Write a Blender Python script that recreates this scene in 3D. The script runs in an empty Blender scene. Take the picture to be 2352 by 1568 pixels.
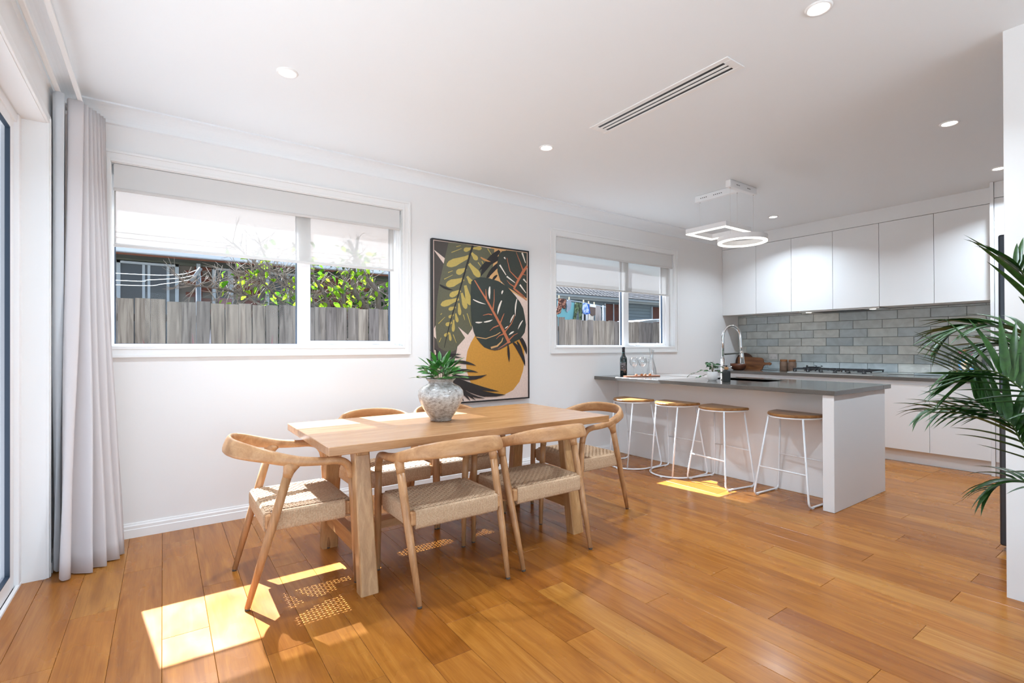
import bpy, bmesh, math, random
from mathutils import Matrix, Vector
random.seed(11)
PI = math.pi
C = bpy.context.scene.collection
SC = bpy.context.scene

# ------------------------------------------------------------------ camera, sky, sun, daylight, fill lamp, exposure
YAW, PITCH, ROLL, FPX = 0.61445127, 0.00394593, -0.00352739, 1137.4774
CAM_H = 1.2
s_, c_ = math.sin(YAW), math.cos(YAW)
fw = Vector((s_ * math.cos(PITCH), c_ * math.cos(PITCH), math.sin(PITCH)))
r0 = Vector((c_, -s_, 0.0)); u0 = r0.cross(fw)
rt = r0 * math.cos(ROLL) + u0 * math.sin(ROLL)
up = u0 * math.cos(ROLL) - r0 * math.sin(ROLL)
cam_d = bpy.data.cameras.new('camera'); cam = bpy.data.objects.new('camera', cam_d); C.objects.link(cam)
cam_d.sensor_fit = 'HORIZONTAL'; cam_d.sensor_width = 36.0
cam_d.lens = FPX / 2352 * 36.0; cam_d.shift_y = 9.523 / 2352
cam_d.clip_start = 0.02; cam_d.clip_end = 200
M3 = Matrix((rt, up, -fw)).transposed()
cam.matrix_world = Matrix.Translation((0, 0, CAM_H)) @ M3.to_4x4()
SC.camera = cam

SUN_DIR = Vector((0.125, -0.93, -1.0)).normalized()
w = bpy.data.worlds.new('sky'); SC.world = w; w.use_nodes = True
nt = w.node_tree; nt.nodes.clear()
wo = nt.nodes.new('ShaderNodeOutputWorld'); bg = nt.nodes.new('ShaderNodeBackground')
sky = nt.nodes.new('ShaderNodeTexSky'); sky.sky_type = 'NISHITA'; sky.sun_disc = False
sky.sun_elevation = math.radians(47); sky.sun_rotation = math.radians(-8)
sky.air_density = 1.0; sky.dust_density = 2.5; sky.ozone_density = 0.7
bg.inputs['Strength'].default_value = 0.34
nt.links.new(sky.outputs[0], bg.inputs[0]); nt.links.new(bg.outputs[0], wo.inputs[0])

sd = bpy.data.lights.new('sun', 'SUN'); so = bpy.data.objects.new('sun', sd); C.objects.link(so)
sd.energy = 34.0; sd.angle = math.radians(0.42); sd.color = (0.84, 0.93, 1.10)
so.rotation_euler = SUN_DIR.to_track_quat('-Z', 'Y').to_euler(); so.location = (0, 12, 14)

def area_lamp(name, loc, direction, sx, sy, watts, col=(0.95, 0.97, 1.0)):
    d = bpy.data.lights.new(name, 'AREA'); o = bpy.data.objects.new(name, d); C.objects.link(o)
    d.shape = 'RECTANGLE'; d.size = sx; d.size_y = sy; d.energy = watts; d.color = col
    o.location = loc; o.rotation_euler = Vector(direction).to_track_quat('-Z', 'Y').to_euler()
    return o
# daylight entering by the sliding doors on the left; plus a fill lamp added behind the camera, where glazing is assumed
area_lamp('daylight_left_door', (-1.0, 1.75, 1.25), (1, 0, 0.08), 3.5, 2.3, 20, (0.80, 0.90, 1.0))
area_lamp('rear_fill_lamp', (1.4, -4.1, 1.3), (0, 1, 0.40), 3.4, 2.3, 112, (0.68, 0.86, 1.02))  # unseen lamp added to brighten the room from behind
DOWNLIGHT_W = 17.0

SC.view_settings.view_transform = 'Standard'; SC.view_settings.look = 'None'
SC.view_settings.gamma = 1.0; SC.view_settings.use_curve_mapping = False
SC.view_settings.exposure = 0.16
try:
    SC.cycles.max_bounces = 10; SC.cycles.diffuse_bounces = 6; SC.cycles.glossy_bounces = 4
    SC.cycles.transparent_max_bounces = 16; SC.cycles.transmission_bounces = 8
    SC.cycles.sample_clamp_indirect = 6.0; SC.cycles.use_denoising = True
    SC.cycles.blur_glossy = 0.5
except Exception:
    pass

# ------------------------------------------------------------------ mesh helpers
def lin(c):
    if isinstance(c, str):
        c = c.lstrip('#'); c = [int(c[i:i + 2], 16) / 255 for i in (0, 2, 4)]
        return tuple(x / 12.92 if x <= 0.04045 else ((x + 0.055) / 1.055) ** 2.4 for x in c)
    return tuple(c)

class MB:
    def __init__(s): s.v = []; s.f = []; s.mi = []; s.sm = []
    def add(s, vs, fs, sm=False, mi=0, M=None):
        o = len(s.v)
        s.v += [tuple(M @ Vector(p)) for p in vs] if M else [tuple(p) for p in vs]
        for f in fs:
            s.f.append(tuple(i + o for i in f)); s.mi.append(mi); s.sm.append(sm)
        return s
    def box(s, x0, y0, z0, x1, y1, z1, mi=0, M=None):
        vs = [(x0, y0, z0), (x1, y0, z0), (x1, y1, z0), (x0, y1, z0), (x0, y0, z1), (x1, y0, z1), (x1, y1, z1), (x0, y1, z1)]
        return s.add(vs, [(0, 3, 2, 1), (4, 5, 6, 7), (0, 1, 5, 4), (1, 2, 6, 5), (2, 3, 7, 6), (3, 0, 4, 7)], False, mi, M)
    def cbox(s, x0, y0, z0, x1, y1, z1, b=0.003, mi=0, seg=1, sm=False, M=None):
        x0, x1 = min(x0, x1), max(x0, x1); y0, y1 = min(y0, y1), max(y0, y1); z0, z1 = min(z0, z1), max(z0, z1)
        b = min(b, (x1 - x0) * .45, (y1 - y0) * .45, (z1 - z0) * .45)
        bm = bmesh.new(); bmesh.ops.create_cube(bm, size=1)
        for v in bm.verts:
            v.co = Vector(((x0 + x1) / 2 + v.co.x * (x1 - x0), (y0 + y1) / 2 + v.co.y * (y1 - y0), (z0 + z1) / 2 + v.co.z * (z1 - z0)))
        bmesh.ops.bevel(bm, geom=bm.edges[:], offset=b, segments=seg, affect='EDGES', profile=0.5)
        bm.verts.index_update()
        s.add([v.co.copy() for v in bm.verts], [tuple(v.index for v in f.verts) for f in bm.faces], sm, mi, M); bm.free(); return s
    def sweep(s, pts, secs, n=10, exp=2.0, up=(0, 0, 1), closed=False, caps=True, mi=0, sm=True, M=None):
        """secs[i] = (half-width sideways, half-height along the carried normal)"""
        P = [Vector(p) for p in pts]; k = len(P); T = []
        for i in range(k):
            a = P[i - 1] if (i > 0 or closed) else P[i]; b = P[(i + 1) % k] if (i < k - 1 or closed) else P[i]
            T.append((b - a).normalized())
        N = Vector(up) - T[0] * Vector(up).dot(T[0])
        if N.length < 1e-4: N = Vector((1, 0, 0)) - T[0] * T[0].x
        N.normalize(); vs = []; fs = []
        for i in range(k):
            if i:
                ax = T[i - 1].cross(T[i])
                if ax.length > 1e-7:
                    N = Matrix.Rotation(T[i - 1].angle(T[i]), 3, ax.normalized()) @ N
                N = (N - T[i] * N.dot(T[i])).normalized()
            B = T[i].cross(N); sc = secs[i] if isinstance(secs, list) else secs
            if not isinstance(sc, tuple): sc = (sc, sc)
            for j in range(n):
                a = 2 * PI * (j + .5) / n; ca, sa = math.cos(a), math.sin(a)
                ca = math.copysign(abs(ca) ** (2 / exp), ca); sa = math.copysign(abs(sa) ** (2 / exp), sa)
                vs.append(P[i] + B * (sc[0] * ca) + N * (sc[1] * sa))
        for i in range(k if closed else k - 1):
            i2 = (i + 1) % k
            for j in range(n):
                j2 = (j + 1) % n
                fs.append((i * n + j, i * n + j2, i2 * n + j2, i2 * n + j))
        if caps and not closed:
            fs.append(tuple(range(n))[::-1]); fs.append(tuple((k - 1) * n + j for j in range(n)))
        return s.add(vs, fs, sm, mi, M)
    def tube(s, pts, r, n=8, **kw): return s.sweep(pts, [(x, x) for x in r] if isinstance(r, list) else (r, r), n, **kw)
    def lathe(s, prof, n=24, c=(0, 0, 0), mi=0, sm=True, M=None, caps=True):
        vs = []; fs = []
        for r, z in prof:
            for j in range(n):
                a = 2 * PI * j / n; vs.append((c[0] + r * math.cos(a), c[1] + r * math.sin(a), c[2] + z))
        for i in range(len(prof) - 1):
            for j in range(n):
                j2 = (j + 1) % n; fs.append((i * n + j, i * n + j2, (i + 1) * n + j2, (i + 1) * n + j))
        if caps and prof[0][0] > 1e-6: fs.append(tuple(range(n))[::-1])
        if caps and prof[-1][0] > 1e-6: fs.append(tuple((len(prof) - 1) * n + j for j in range(n)))
        return s.add(vs, fs, sm, mi, M)
    def prism(s, poly, z0, z1, mi=0, M=None, sm=False):
        n = len(poly)
        area = sum(poly[i][0] * poly[(i + 1) % n][1] - poly[(i + 1) % n][0] * poly[i][1] for i in range(n))
        if area < 0: poly = poly[::-1]
        vs = [(x, y, z0) for x, y in poly] + [(x, y, z1) for x, y in poly]
        o = len(s.v)
        s.add(vs, [tuple(range(n))[::-1], tuple(range(n, 2 * n))], False, mi, M)
        fs = [(i, (i + 1) % n, n + (i + 1) % n, n + i) for i in range(n)]
        for f in fs: s.f.append(tuple(i + o for i in f)); s.mi.append(mi); s.sm.append(sm)
        return s
    def grid(s, fn, nu, nv, sm=True, mi=0, M=None, wrap=False):
        vs = [fn(i / nu, j / nv) for j in range(nv + 1) for i in range(nu + 1)]
        fs = [(j * (nu + 1) + i, j * (nu + 1) + i + 1, (j + 1) * (nu + 1) + i + 1, (j + 1) * (nu + 1) + i) for j in range(nv) for i in range(nu)]
        return s.add(vs, fs, sm, mi, M)
    def mesh(s, name, mats):
        me = bpy.data.meshes.new(name); me.from_pydata(s.v, [], s.f)
        mats = mats if isinstance(mats, (list, tuple)) else [mats]
        for m in mats: me.materials.append(m)
        if len(mats) > 1: me.polygons.foreach_set('material_index', s.mi)
        me.polygons.foreach_set('use_smooth', s.sm); me.update(); return me

def tag(o, label=None, cat=None, group=None, kind=None):
    if label: o['label'] = label
    if cat: o['category'] = cat
    if group: o['group'] = group
    if kind: o['kind'] = kind
    return o
def thing(name, label, cat, loc=(0, 0, 0), rz=0, group=None):
    o = bpy.data.objects.new(name, None); C.objects.link(o); o.location = loc; o.rotation_euler = (0, 0, rz)
    o.empty_display_size = .05
    return tag(o, label, cat, group)
def root_inv(o):
    M = Matrix.Identity(4)
    while o is not None:
        M = (Matrix.Translation(o.location) @ o.rotation_euler.to_matrix().to_4x4()) @ M; o = o.parent
    return M.inverted()
def part(name, mb, mat, root=None, world=True, label=None, kind=None):
    """one mesh object; with world=True its vertices are given in world space"""
    me = mb.mesh(name, mat) if isinstance(mb, MB) else mb
    if root is not None and world and isinstance(mb, MB): me.transform(root_inv(root))
    o = bpy.data.objects.new(name, me); C.objects.link(o); o.parent = root
    if label: o['label'] = label
    if kind: o['kind'] = kind
    return o
def single(name, mb, mat, label, cat, group=None, base=None):
    if base is None:
        xs = [v[0] for v in mb.v]; ys = [v[1] for v in mb.v]; base = ((min(xs) + max(xs)) / 2, (min(ys) + max(ys)) / 2, min(v[2] for v in mb.v))
    me = mb.mesh(name, mat); me.transform(Matrix.Translation(-Vector(base)))
    o = bpy.data.objects.new(name, me); C.objects.link(o); o.location = base
    return tag(o, label, cat, group)
def struct(name, mb, mat, parent=None):
    o = part(name, mb, mat, parent)
    if parent is None: o['kind'] = 'structure'
    return o
def sroot(name, loc=(0, 0, 0)):
    o = bpy.data.objects.new(name, None); C.objects.link(o); o.location = loc; o['kind'] = 'structure'; o.empty_display_size = .05
    return o
def copy_tree(o, parent=None):
    c = o.copy(); C.objects.link(c)
    if parent is not None: c.parent = parent
    for ch in list(o.children): copy_tree(ch, c)
    return c
def bez(pts, n=8):
    """Catmull-Rom through pts"""
    P = [Vector(p) for p in pts]; out = []
    for i in range(len(P) - 1):
        p0 = P[i - 1] if i else P[0] * 2 - P[1]; p1, p2 = P[i], P[i + 1]; p3 = P[i + 2] if i + 2 < len(P) else P[-1] * 2 - P[-2]
        for k in range(n):
            t = k / n
            out.append(.5 * (2 * p1 + (p2 - p0) * t + (2 * p0 - 5 * p1 + 4 * p2 - p3) * t * t + (3 * p1 - p0 - 3 * p2 + p3) * t ** 3))
    out.append(P[-1]); return out
def lerp(a, b, t): return a + (b - a) * t

# ------------------------------------------------------------------ materials
def newmat(name):
    m = bpy.data.materials.new(name); m.use_nodes = True; n = m.node_tree; n.nodes.clear()
    out = n.nodes.new('ShaderNodeOutputMaterial'); return m, n, out
def prin(n, out, col=(.8, .8, .8), rough=.5, metal=0, spec=.5):
    b = n.nodes.new('ShaderNodeBsdfPrincipled'); b.inputs['Base Color'].default_value = (*lin(col), 1)
    b.inputs['Roughness'].default_value = rough; b.inputs['Metallic'].default_value = metal
    b.inputs['Specular IOR Level'].default_value = spec
    n.links.new(b.outputs[0], out.inputs[0]); return b
def coords(n, kind='Object', scale=(1, 1, 1), rnd=0.0):
    tc = n.nodes.new('ShaderNodeTexCoord'); mp = n.nodes.new('ShaderNodeMapping'); mp.inputs['Scale'].default_value = scale
    if rnd:
        oi = n.nodes.new('ShaderNodeObjectInfo'); mu = n.nodes.new('ShaderNodeMath'); mu.operation = 'MULTIPLY'; mu.inputs[1].default_value = rnd
        n.links.new(oi.outputs['Random'], mu.inputs[0])
        ad = n.nodes.new('ShaderNodeVectorMath'); ad.operation = 'ADD'
        n.links.new(tc.outputs[kind], ad.inputs[0]); n.links.new(mu.outputs[0], ad.inputs[1]); n.links.new(ad.outputs[0], mp.inputs[0])
    else:
        n.links.new(tc.outputs[kind], mp.inputs[0])
    return mp
def noise(n, src, scale=5, detail=4, rough=.55, dist=0):
    t = n.nodes.new('ShaderNodeTexNoise'); t.inputs['Scale'].default_value = scale; t.inputs['Detail'].default_value = detail
    t.inputs['Roughness'].default_value = rough; t.inputs['Distortion'].default_value = dist
    n.links.new(src.outputs[0], t.inputs['Vector']); return t
def ramp(n, src, stops, outk=0):
    r = n.nodes.new('ShaderNodeValToRGB'); e = r.color_ramp.elements
    while len(e) < len(stops): e.new(.5)
    for i, (p, c) in enumerate(stops): e[i].position = p; e[i].color = (*lin(c), 1)
    n.links.new(src.outputs[outk], r.inputs[0]); return r
def bump(n, b, src, strength=.2, dist=.002, outk=0):
    k = n.nodes.new('ShaderNodeBump'); k.inputs['Strength'].default_value = strength; k.inputs['Distance'].default_value = dist
    n.links.new(src.outputs[outk], k.inputs['Height']); n.links.new(k.outputs[0], b.inputs['Normal']); return k
def mixc(n, fac, a, b, mode='MIX'):
    m = n.nodes.new('ShaderNodeMix'); m.data_type = 'RGBA'; m.blend_type = mode
    for sock, val in ((m.inputs[0], fac), (m.inputs[6], a), (m.inputs[7], b)):
        if isinstance(val, (int, float)): sock.default_value = val
        elif isinstance(val, (tuple, str)): sock.default_value = (*lin(val), 1)
        else: n.links.new(val, sock)
    return m.outputs[2]
def plain(name, col, rough=.5, metal=0, spec=.5, fine=0, fscale=200):
    m, n, out = newmat(name); b = prin(n, out, col, rough, metal, spec)
    if fine:
        t = noise(n, coords(n), fscale, 3); bump(n, b, t, fine, .001)
    return m
def mottled(name, c1, c2, scale=8, rough=.5, stretch=(1, 1, 1), detail=5, bstr=.1, rnd=0, dist=0, lo=.35, hi=.65, metal=0, spec=.5):
    m, n, out = newmat(name); b = prin(n, out, c1, rough, metal, spec)
    t = noise(n, coords(n, scale=stretch, rnd=rnd), scale, detail, .6, dist); r = ramp(n, t, [(lo, c1), (hi, c2)])
    n.links.new(r.outputs[0], b.inputs['Base Color'])
    if bstr: bump(n, b, t, bstr, .002)
    return m
def wood(name, c1, c2, c3, grain=(2.2, 30, 30), rough=.4, rnd=9.0, tone=.25, spec=.4, ringscale=1.0):
    """grain runs along the axis with the smallest scale"""
    m, n, out = newmat(name); b = prin(n, out, c1, rough, 0, spec)
    mp = coords(n, scale=grain, rnd=rnd)
    t1 = noise(n, mp, 1.0 * ringscale, 5, .55, 1.2)
    r1 = ramp(n, t1, [(.30, c2), (.52, c1), (.72, c3)])
    mp2 = coords(n, scale=tuple(g * 5 for g in grain), rnd=rnd); t2 = noise(n, mp2, 1.6, 3, .7)
    r2 = ramp(n, t2, [(.3, (.72, .66, .6)), (.55, (1, 1, 1))])
    col = mixc(n, .45, r1.outputs[0], r2.outputs[0], 'MULTIPLY')
    if tone:
        oi = n.nodes.new('ShaderNodeObjectInfo'); rr = ramp(n, oi, [(0, (1 - tone, 1 - tone * 1.15, 1 - tone * 1.3)), (1, (1 + tone * .4, 1 + tone * .4, 1 + tone * .4))], 'Random')
        col = mixc(n, 1.0, col, rr.outputs[0], 'MULTIPLY')
    n.links.new(col, b.inputs['Base Color']); bump(n, b, t2, .06, .001); return m
def glassy(name, tint=(1, 1, 1), refl=1.0, rough=0.0, ior=1.45, edge=0.0):
    m, n, out = newmat(name); tr = n.nodes.new('ShaderNodeBsdfTransparent'); tr.inputs[0].default_value = (*tint, 1)
    gl = n.nodes.new('ShaderNodeBsdfGlossy'); gl.inputs['Roughness'].default_value = rough
    lw = n.nodes.new('ShaderNodeLayerWeight'); lw.inputs[0].default_value = .5      # Schlick reflectance, the same from both sides
    pw = n.nodes.new('ShaderNodeMath'); pw.operation = 'POWER'; pw.inputs[1].default_value = 5.0
    mu = n.nodes.new('ShaderNodeMath'); mu.operation = 'MULTIPLY_ADD'; mu.inputs[1].default_value = refl * .9; mu.inputs[2].default_value = refl * .04 + edge
    mu.use_clamp = True
    mx = n.nodes.new('ShaderNodeMixShader')
    n.links.new(lw.outputs['Facing'], pw.inputs[0]); n.links.new(pw.outputs[0], mu.inputs[0]); n.links.new(mu.outputs[0], mx.inputs[0])
    n.links.new(tr.outputs[0], mx.inputs[1]); n.links.new(gl.outputs[0], mx.inputs[2]); n.links.new(mx.outputs[0], out.inputs[0]); return m
def emit(name, col, s):
    m, n, out = newmat(name); e = n.nodes.new('ShaderNodeEmission'); e.inputs[0].default_value = (*lin(col), 1); e.inputs[1].default_value = s
    n.links.new(e.outputs[0], out.inputs[0]); return m
def cloth(name, col, transl=.3, transp=0.0, weave=0, wscale=500, rough=.9, col2=None):
    m, n, out = newmat(name)
    d = n.nodes.new('ShaderNodeBsdfDiffuse'); d.inputs[0].default_value = (*lin(col), 1)
    t = n.nodes.new('ShaderNodeBsdfTranslucent'); t.inputs[0].default_value = (*lin(col2 or col), 1)
    mx = n.nodes.new('ShaderNodeMixShader'); mx.inputs[0].default_value = transl
    n.links.new(d.outputs[0], mx.inputs[1]); n.links.new(t.outputs[0], mx.inputs[2]); last = mx
    if transp:
        tp = n.nodes.new('ShaderNodeBsdfTransparent'); m2 = n.nodes.new('ShaderNodeMixShader'); m2.inputs[0].default_value = transp
        n.links.new(mx.outputs[0], m2.inputs[1]); n.links.new(tp.outputs[0], m2.inputs[2]); last = m2
    if weave:
        tx = noise(n, coords(n), wscale, 2); k = n.nodes.new('ShaderNodeBump'); k.inputs['Strength'].default_value = weave; k.inputs['Distance'].default_value = .001
        n.links.new(tx.outputs[0], k.inputs['Height']); n.links.new(k.outputs[0], d.inputs['Normal'])
    n.links.new(last.outputs[0], out.inputs[0]); return m

M_wall = plain('wall_paint', (.80, .795, .785), .85, spec=.2, fine=.04)
M_ceil = plain('ceiling_paint', (.80, .835, .855), .9, spec=.1)
M_trim = plain('trim_gloss_paint', (.82, .82, .81), .35, spec=.4)
M_frame = plain('window_powder_white', (.86, .86, .86), .35, spec=.4)
M_gasket = plain('dark_gasket', (.03, .05, .08), .5)
M_cab = plain('cabinet_white', (.80, .80, .795), .45, spec=.35)
M_edge = plain('cabinet_gap', (.25, .24, .23), .8)
M_alu = plain('aluminium_channel', (.75, .76, .78), .35, metal=.6)
M_stone = mottled('grey_stone_top', (.115, .108, .098), (.14, .132, .12), 180, .09, bstr=0, spec=.6)
M_steel = plain('brushed_steel', (.74, .73, .71), .38, metal=1)
M_chrome = plain('chrome', (.8, .81, .82), .06, metal=1)
M_black = plain('black_satin', (.012, .012, .013), .4)
M_iron = plain('cast_iron', (.014, .014, .016), .55)
M_white_metal = plain('white_powder_steel', (.83, .84, .85), .3, spec=.5)
M_grout = plain('grout', (.16, .17, .17), .9)
M_glass = glassy('window_glass', (.97, .985, .98), .12)
M_tint = glassy('screen_glass', (.40, .405, .42), .12, edge=.01)
M_thin = glassy('thin_glass', (.985, .992, .995), 2.0, edge=.06)
M_plastic = plain('white_plastic', (.78, .78, .77), .35)
M_led = emit('led_warm', (1.0, .94, .82), 3.0)
M_lamp = emit('downlight_led', (1.0, .97, .92), 14.0)
# ------------------------------------------------------------------ room shell
XL, YW, XK, ZC = -0.50, 3.978, 6.831, 2.707
YB = -3.7
mb = MB()
H1 = (-0.265, 1.665, 1.217, 2.375); H2 = (3.365, 5.335, 1.207, 2.375)
Y2 = YW + .22
for x0, x1, z0, z1 in [(-.72, H1[0], -.1, 2.8), (H1[1], H2[0], -.1, 2.8), (H2[1], XK + .15, -.1, 2.8)]:
    mb.box(x0, YW, z0, x1, Y2, z1)
for h in (H1, H2):
    mb.box(h[0], YW, -.1, h[1], Y2, h[2]); mb.box(h[0], YW, h[3], h[1], Y2, 2.8)
struct('wall_back', mb, M_wall)
mb = MB()
DY0, DY1, DZ = -.15, 3.53, 2.39
mb.box(-.72, DY1, -.1, XL, YW, 2.8); mb.box(-.72, DY0, DZ, XL, DY1, 2.8); mb.box(-.72, YB, -.1, XL, DY0, 2.8)
struct('wall_left', mb, M_wall)
wall_right = struct('wall_right', MB().box(XK, .2 - .5, -.1, XK + .15, YW, 2.8), M_wall)
struct('wall_nib', MB().cbox(3.294, YB, -.1, 3.42, .577, 2.8, .002), M_wall)
struct('wall_alcove', MB().box(3.42, -.42, -.1, XK, -.30, 2.8), M_wall)
mb = MB(); mb.box(-.72, YB - .15, -.1, -.35, YB, 2.8); mb.box(3.15, YB - .15, -.1, 3.42, YB, 2.8); mb.box(-.35, YB - .15, 2.45, 3.15, YB, 2.8)
struct('wall_front', mb, M_wall)
struct('ceiling', MB().box(-.72, YB - .15, ZC, XK + .15, YW, 2.8), M_ceil)
struct('roof', MB().box(-.9, YW + .22, 2.72, XK + .3, YW + .62, 2.84).box(-.9, YB - .2, 2.8, XK + .3, YW + .22, 2.9), M_trim)

# floor: oak boards of 168 x 1210 mm running towards the window wall
def plankmat():
    m, n, out = newmat('oiled_timber_floor'); b = prin(n, out, (.4, .22, .09), .22, 0, .32)
    mp = coords(n, scale=(15, 1.3, 15), rnd=23.0)
    t1 = noise(n, mp, 1.0, 6, .55, 1.6); r1 = ramp(n, t1, [(.32, '#955a20'), (.5, '#a66826'), (.68, '#b47630')])
    mp2 = coords(n, scale=(170, 6, 170), rnd=23.0); t2 = noise(n, mp2, 1.0, 3, .7); r2 = ramp(n, t2, [(.35, (.80, .74, .68)), (.58, (1, 1, 1))])
    col = mixc(n, .55, r1.outputs[0], r2.outputs[0], 'MULTIPLY')
    oi = n.nodes.new('ShaderNodeObjectInfo')
    rr = ramp(n, oi, [(0, (.72, .62, .52)), (.3, (.88, .84, .78)), (.62, (1, .98, .95)), (.92, (1.0, 1.02, 1.05)), (1, (1.0, 1.14, 1.5))], 'Random')
    col = mixc(n, 1.0, col, rr.outputs[0], 'MULTIPLY')
    n.links.new(col, b.inputs['Base Color'])
    t3 = noise(n, coords(n, scale=(1.4, .7, 1), rnd=5), 3, 3); r3 = ramp(n, t3, [(.3, (.20,) * 3), (.7, (.32,) * 3)]); n.links.new(r3.outputs[0], b.inputs['Roughness'])
    bump(n, b, t2, .05, .0006); return m
M_plank = plankmat(); M_sub = plain('subfloor', (.05, .03, .02), .9)
mb = MB(); mb.box(-.72, YB, -.12, XK, YW, -.0135)
floor = struct('floor', mb, M_sub)
PW, PL = .168, 1.21
joint = {20: .72, 18: .72, 19: 1.14, 16: 1.14, 22: 1.14, 21: 1.54, 25: 1.26, 13: 1.14, 15: .72, 11: 1.54, 10: 1.13, 12: .72, 14: 1.53, 17: 1.53, 8: 1.53,
         -2: 2.93, -3: 2.53, 0: 2.51, -1: 3.36, 1: 2.94, 3: 2.97, 5: 1.71, 2: 2.14, 23: .72, 24: .75, 9: .72, 7: 1.93, 6: .72, 4: 2.53}
rp = random.Random(5); stuff = MB(); cache = {}
def plank(mb_, x0, y0, x1, y1):
    g, b = .0005, .0011; zt, zb = 0.0, -.013
    X0, X1, Ya, Yb = x0 + g, x1 - g, y0 + g, y1 - g
    vs = [(X0, Ya, zb), (X1, Ya, zb), (X1, Yb, zb), (X0, Yb, zb), (X0, Ya, zt - b), (X1, Ya, zt - b), (X1, Yb, zt - b), (X0, Yb, zt - b),
          (X0 + b, Ya + b, zt), (X1 - b, Ya + b, zt), (X1 - b, Yb - b, zt), (X0 + b, Yb - b, zt)]
    fs = [(0, 1, 5, 4), (1, 2, 6, 5), (2, 3, 7, 6), (3, 0, 4, 7), (4, 5, 9, 8), (5, 6, 10, 9), (6, 7, 11, 10), (7, 4, 8, 11), (8, 9, 10, 11)]
    return mb_.add(vs, fs)
for k in range(-4, 41):
    x0, x1 = -.003 + k * PW, -.003 + (k + 1) * PW
    x0 = max(x0, -.592); x1 = min(x1, 6.30)
    if x1 - x0 < .01: continue
    off = joint.get(k, rp.choice([.33, .72, 1.14]))
    ys = sorted({round(off + i * PL, 3) for i in range(-5, 5) if -3.69 < off + i * PL < YW - .03})
    ys = [-3.69] + ys + [YW - .001]
    for a, b in zip(ys[:-1], ys[1:]):
        if b < -.1 or (x0 > 3.4 and b < -.25):
            plank(stuff, x0, a, x1, b); continue
        L = b - a; key = (round(x1 - x0, 3), round(L, 3))
        if key not in cache:
            cache[key] = plank(MB(), -(x1 - x0) / 2, -L / 2, (x1 - x0) / 2, L / 2).mesh('floor_plank', M_plank)
        o = bpy.data.objects.new('floor_plank', cache[key]); C.objects.link(o); o.parent = floor; o.location = ((x0 + x1) / 2, (a + b) / 2, 0)
part('floor_boards', stuff, M_plank, floor, kind='stuff')

# skirting, cornice, bulkhead
def extrude_profile(prof, a, b, mi=0):
    """prof: (d, z) pairs, d measured from the wall; a, b ends as (x, y), wall normal to the right of a->b"""
    a = Vector((*a, 0)); b = Vector((*b, 0)); t = (b - a).normalized(); nn = Vector((t.y, -t.x, 0)); m = MB(); n = len(prof)
    vs = [a + nn * d + Vector((0, 0, z)) for d, z in prof] + [b + nn * d + Vector((0, 0, z)) for d, z in prof]
    m.add(vs, [(i, i + 1, n + i + 1, n + i) for i in range(n - 1)] + [tuple(range(n)), tuple(range(n, 2 * n))[::-1]], False, mi); return m
SK = [(0, 0), (.016, 0), (.016, .052), (.0125, .056), (.0125, .074), (.008, .080), (.006, .09), (0, .092)]
struct('baseboard_back', extrude_profile(SK, (XL, YW), (4.245, YW)), M_trim)
struct('baseboard_left', extrude_profile(SK, (XL, 3.60), (XL, YW)), M_trim)
COVE = [(0, 2.605)] + [(.012 + .085 * (1 - math.cos(i / 8 * PI / 2)), 2.612 + .083 * math.sin(i / 8 * PI / 2)) for i in range(9)] + [(.108, 2.697), (.108, ZC), (0, ZC)]
struct('trim_1', extrude_profile(COVE, (XL, YW), (6.43, YW)), M_ceil)
struct('trim_2', extrude_profile(COVE, (XL, YB), (XL, YW)), M_ceil)
mb = MB(); mb.cbox(6.43, 1.207, 2.556, XK, YW, ZC, .001); struct('trim_3', mb, M_cab)   # bulkhead above the wall cabinets

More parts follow.
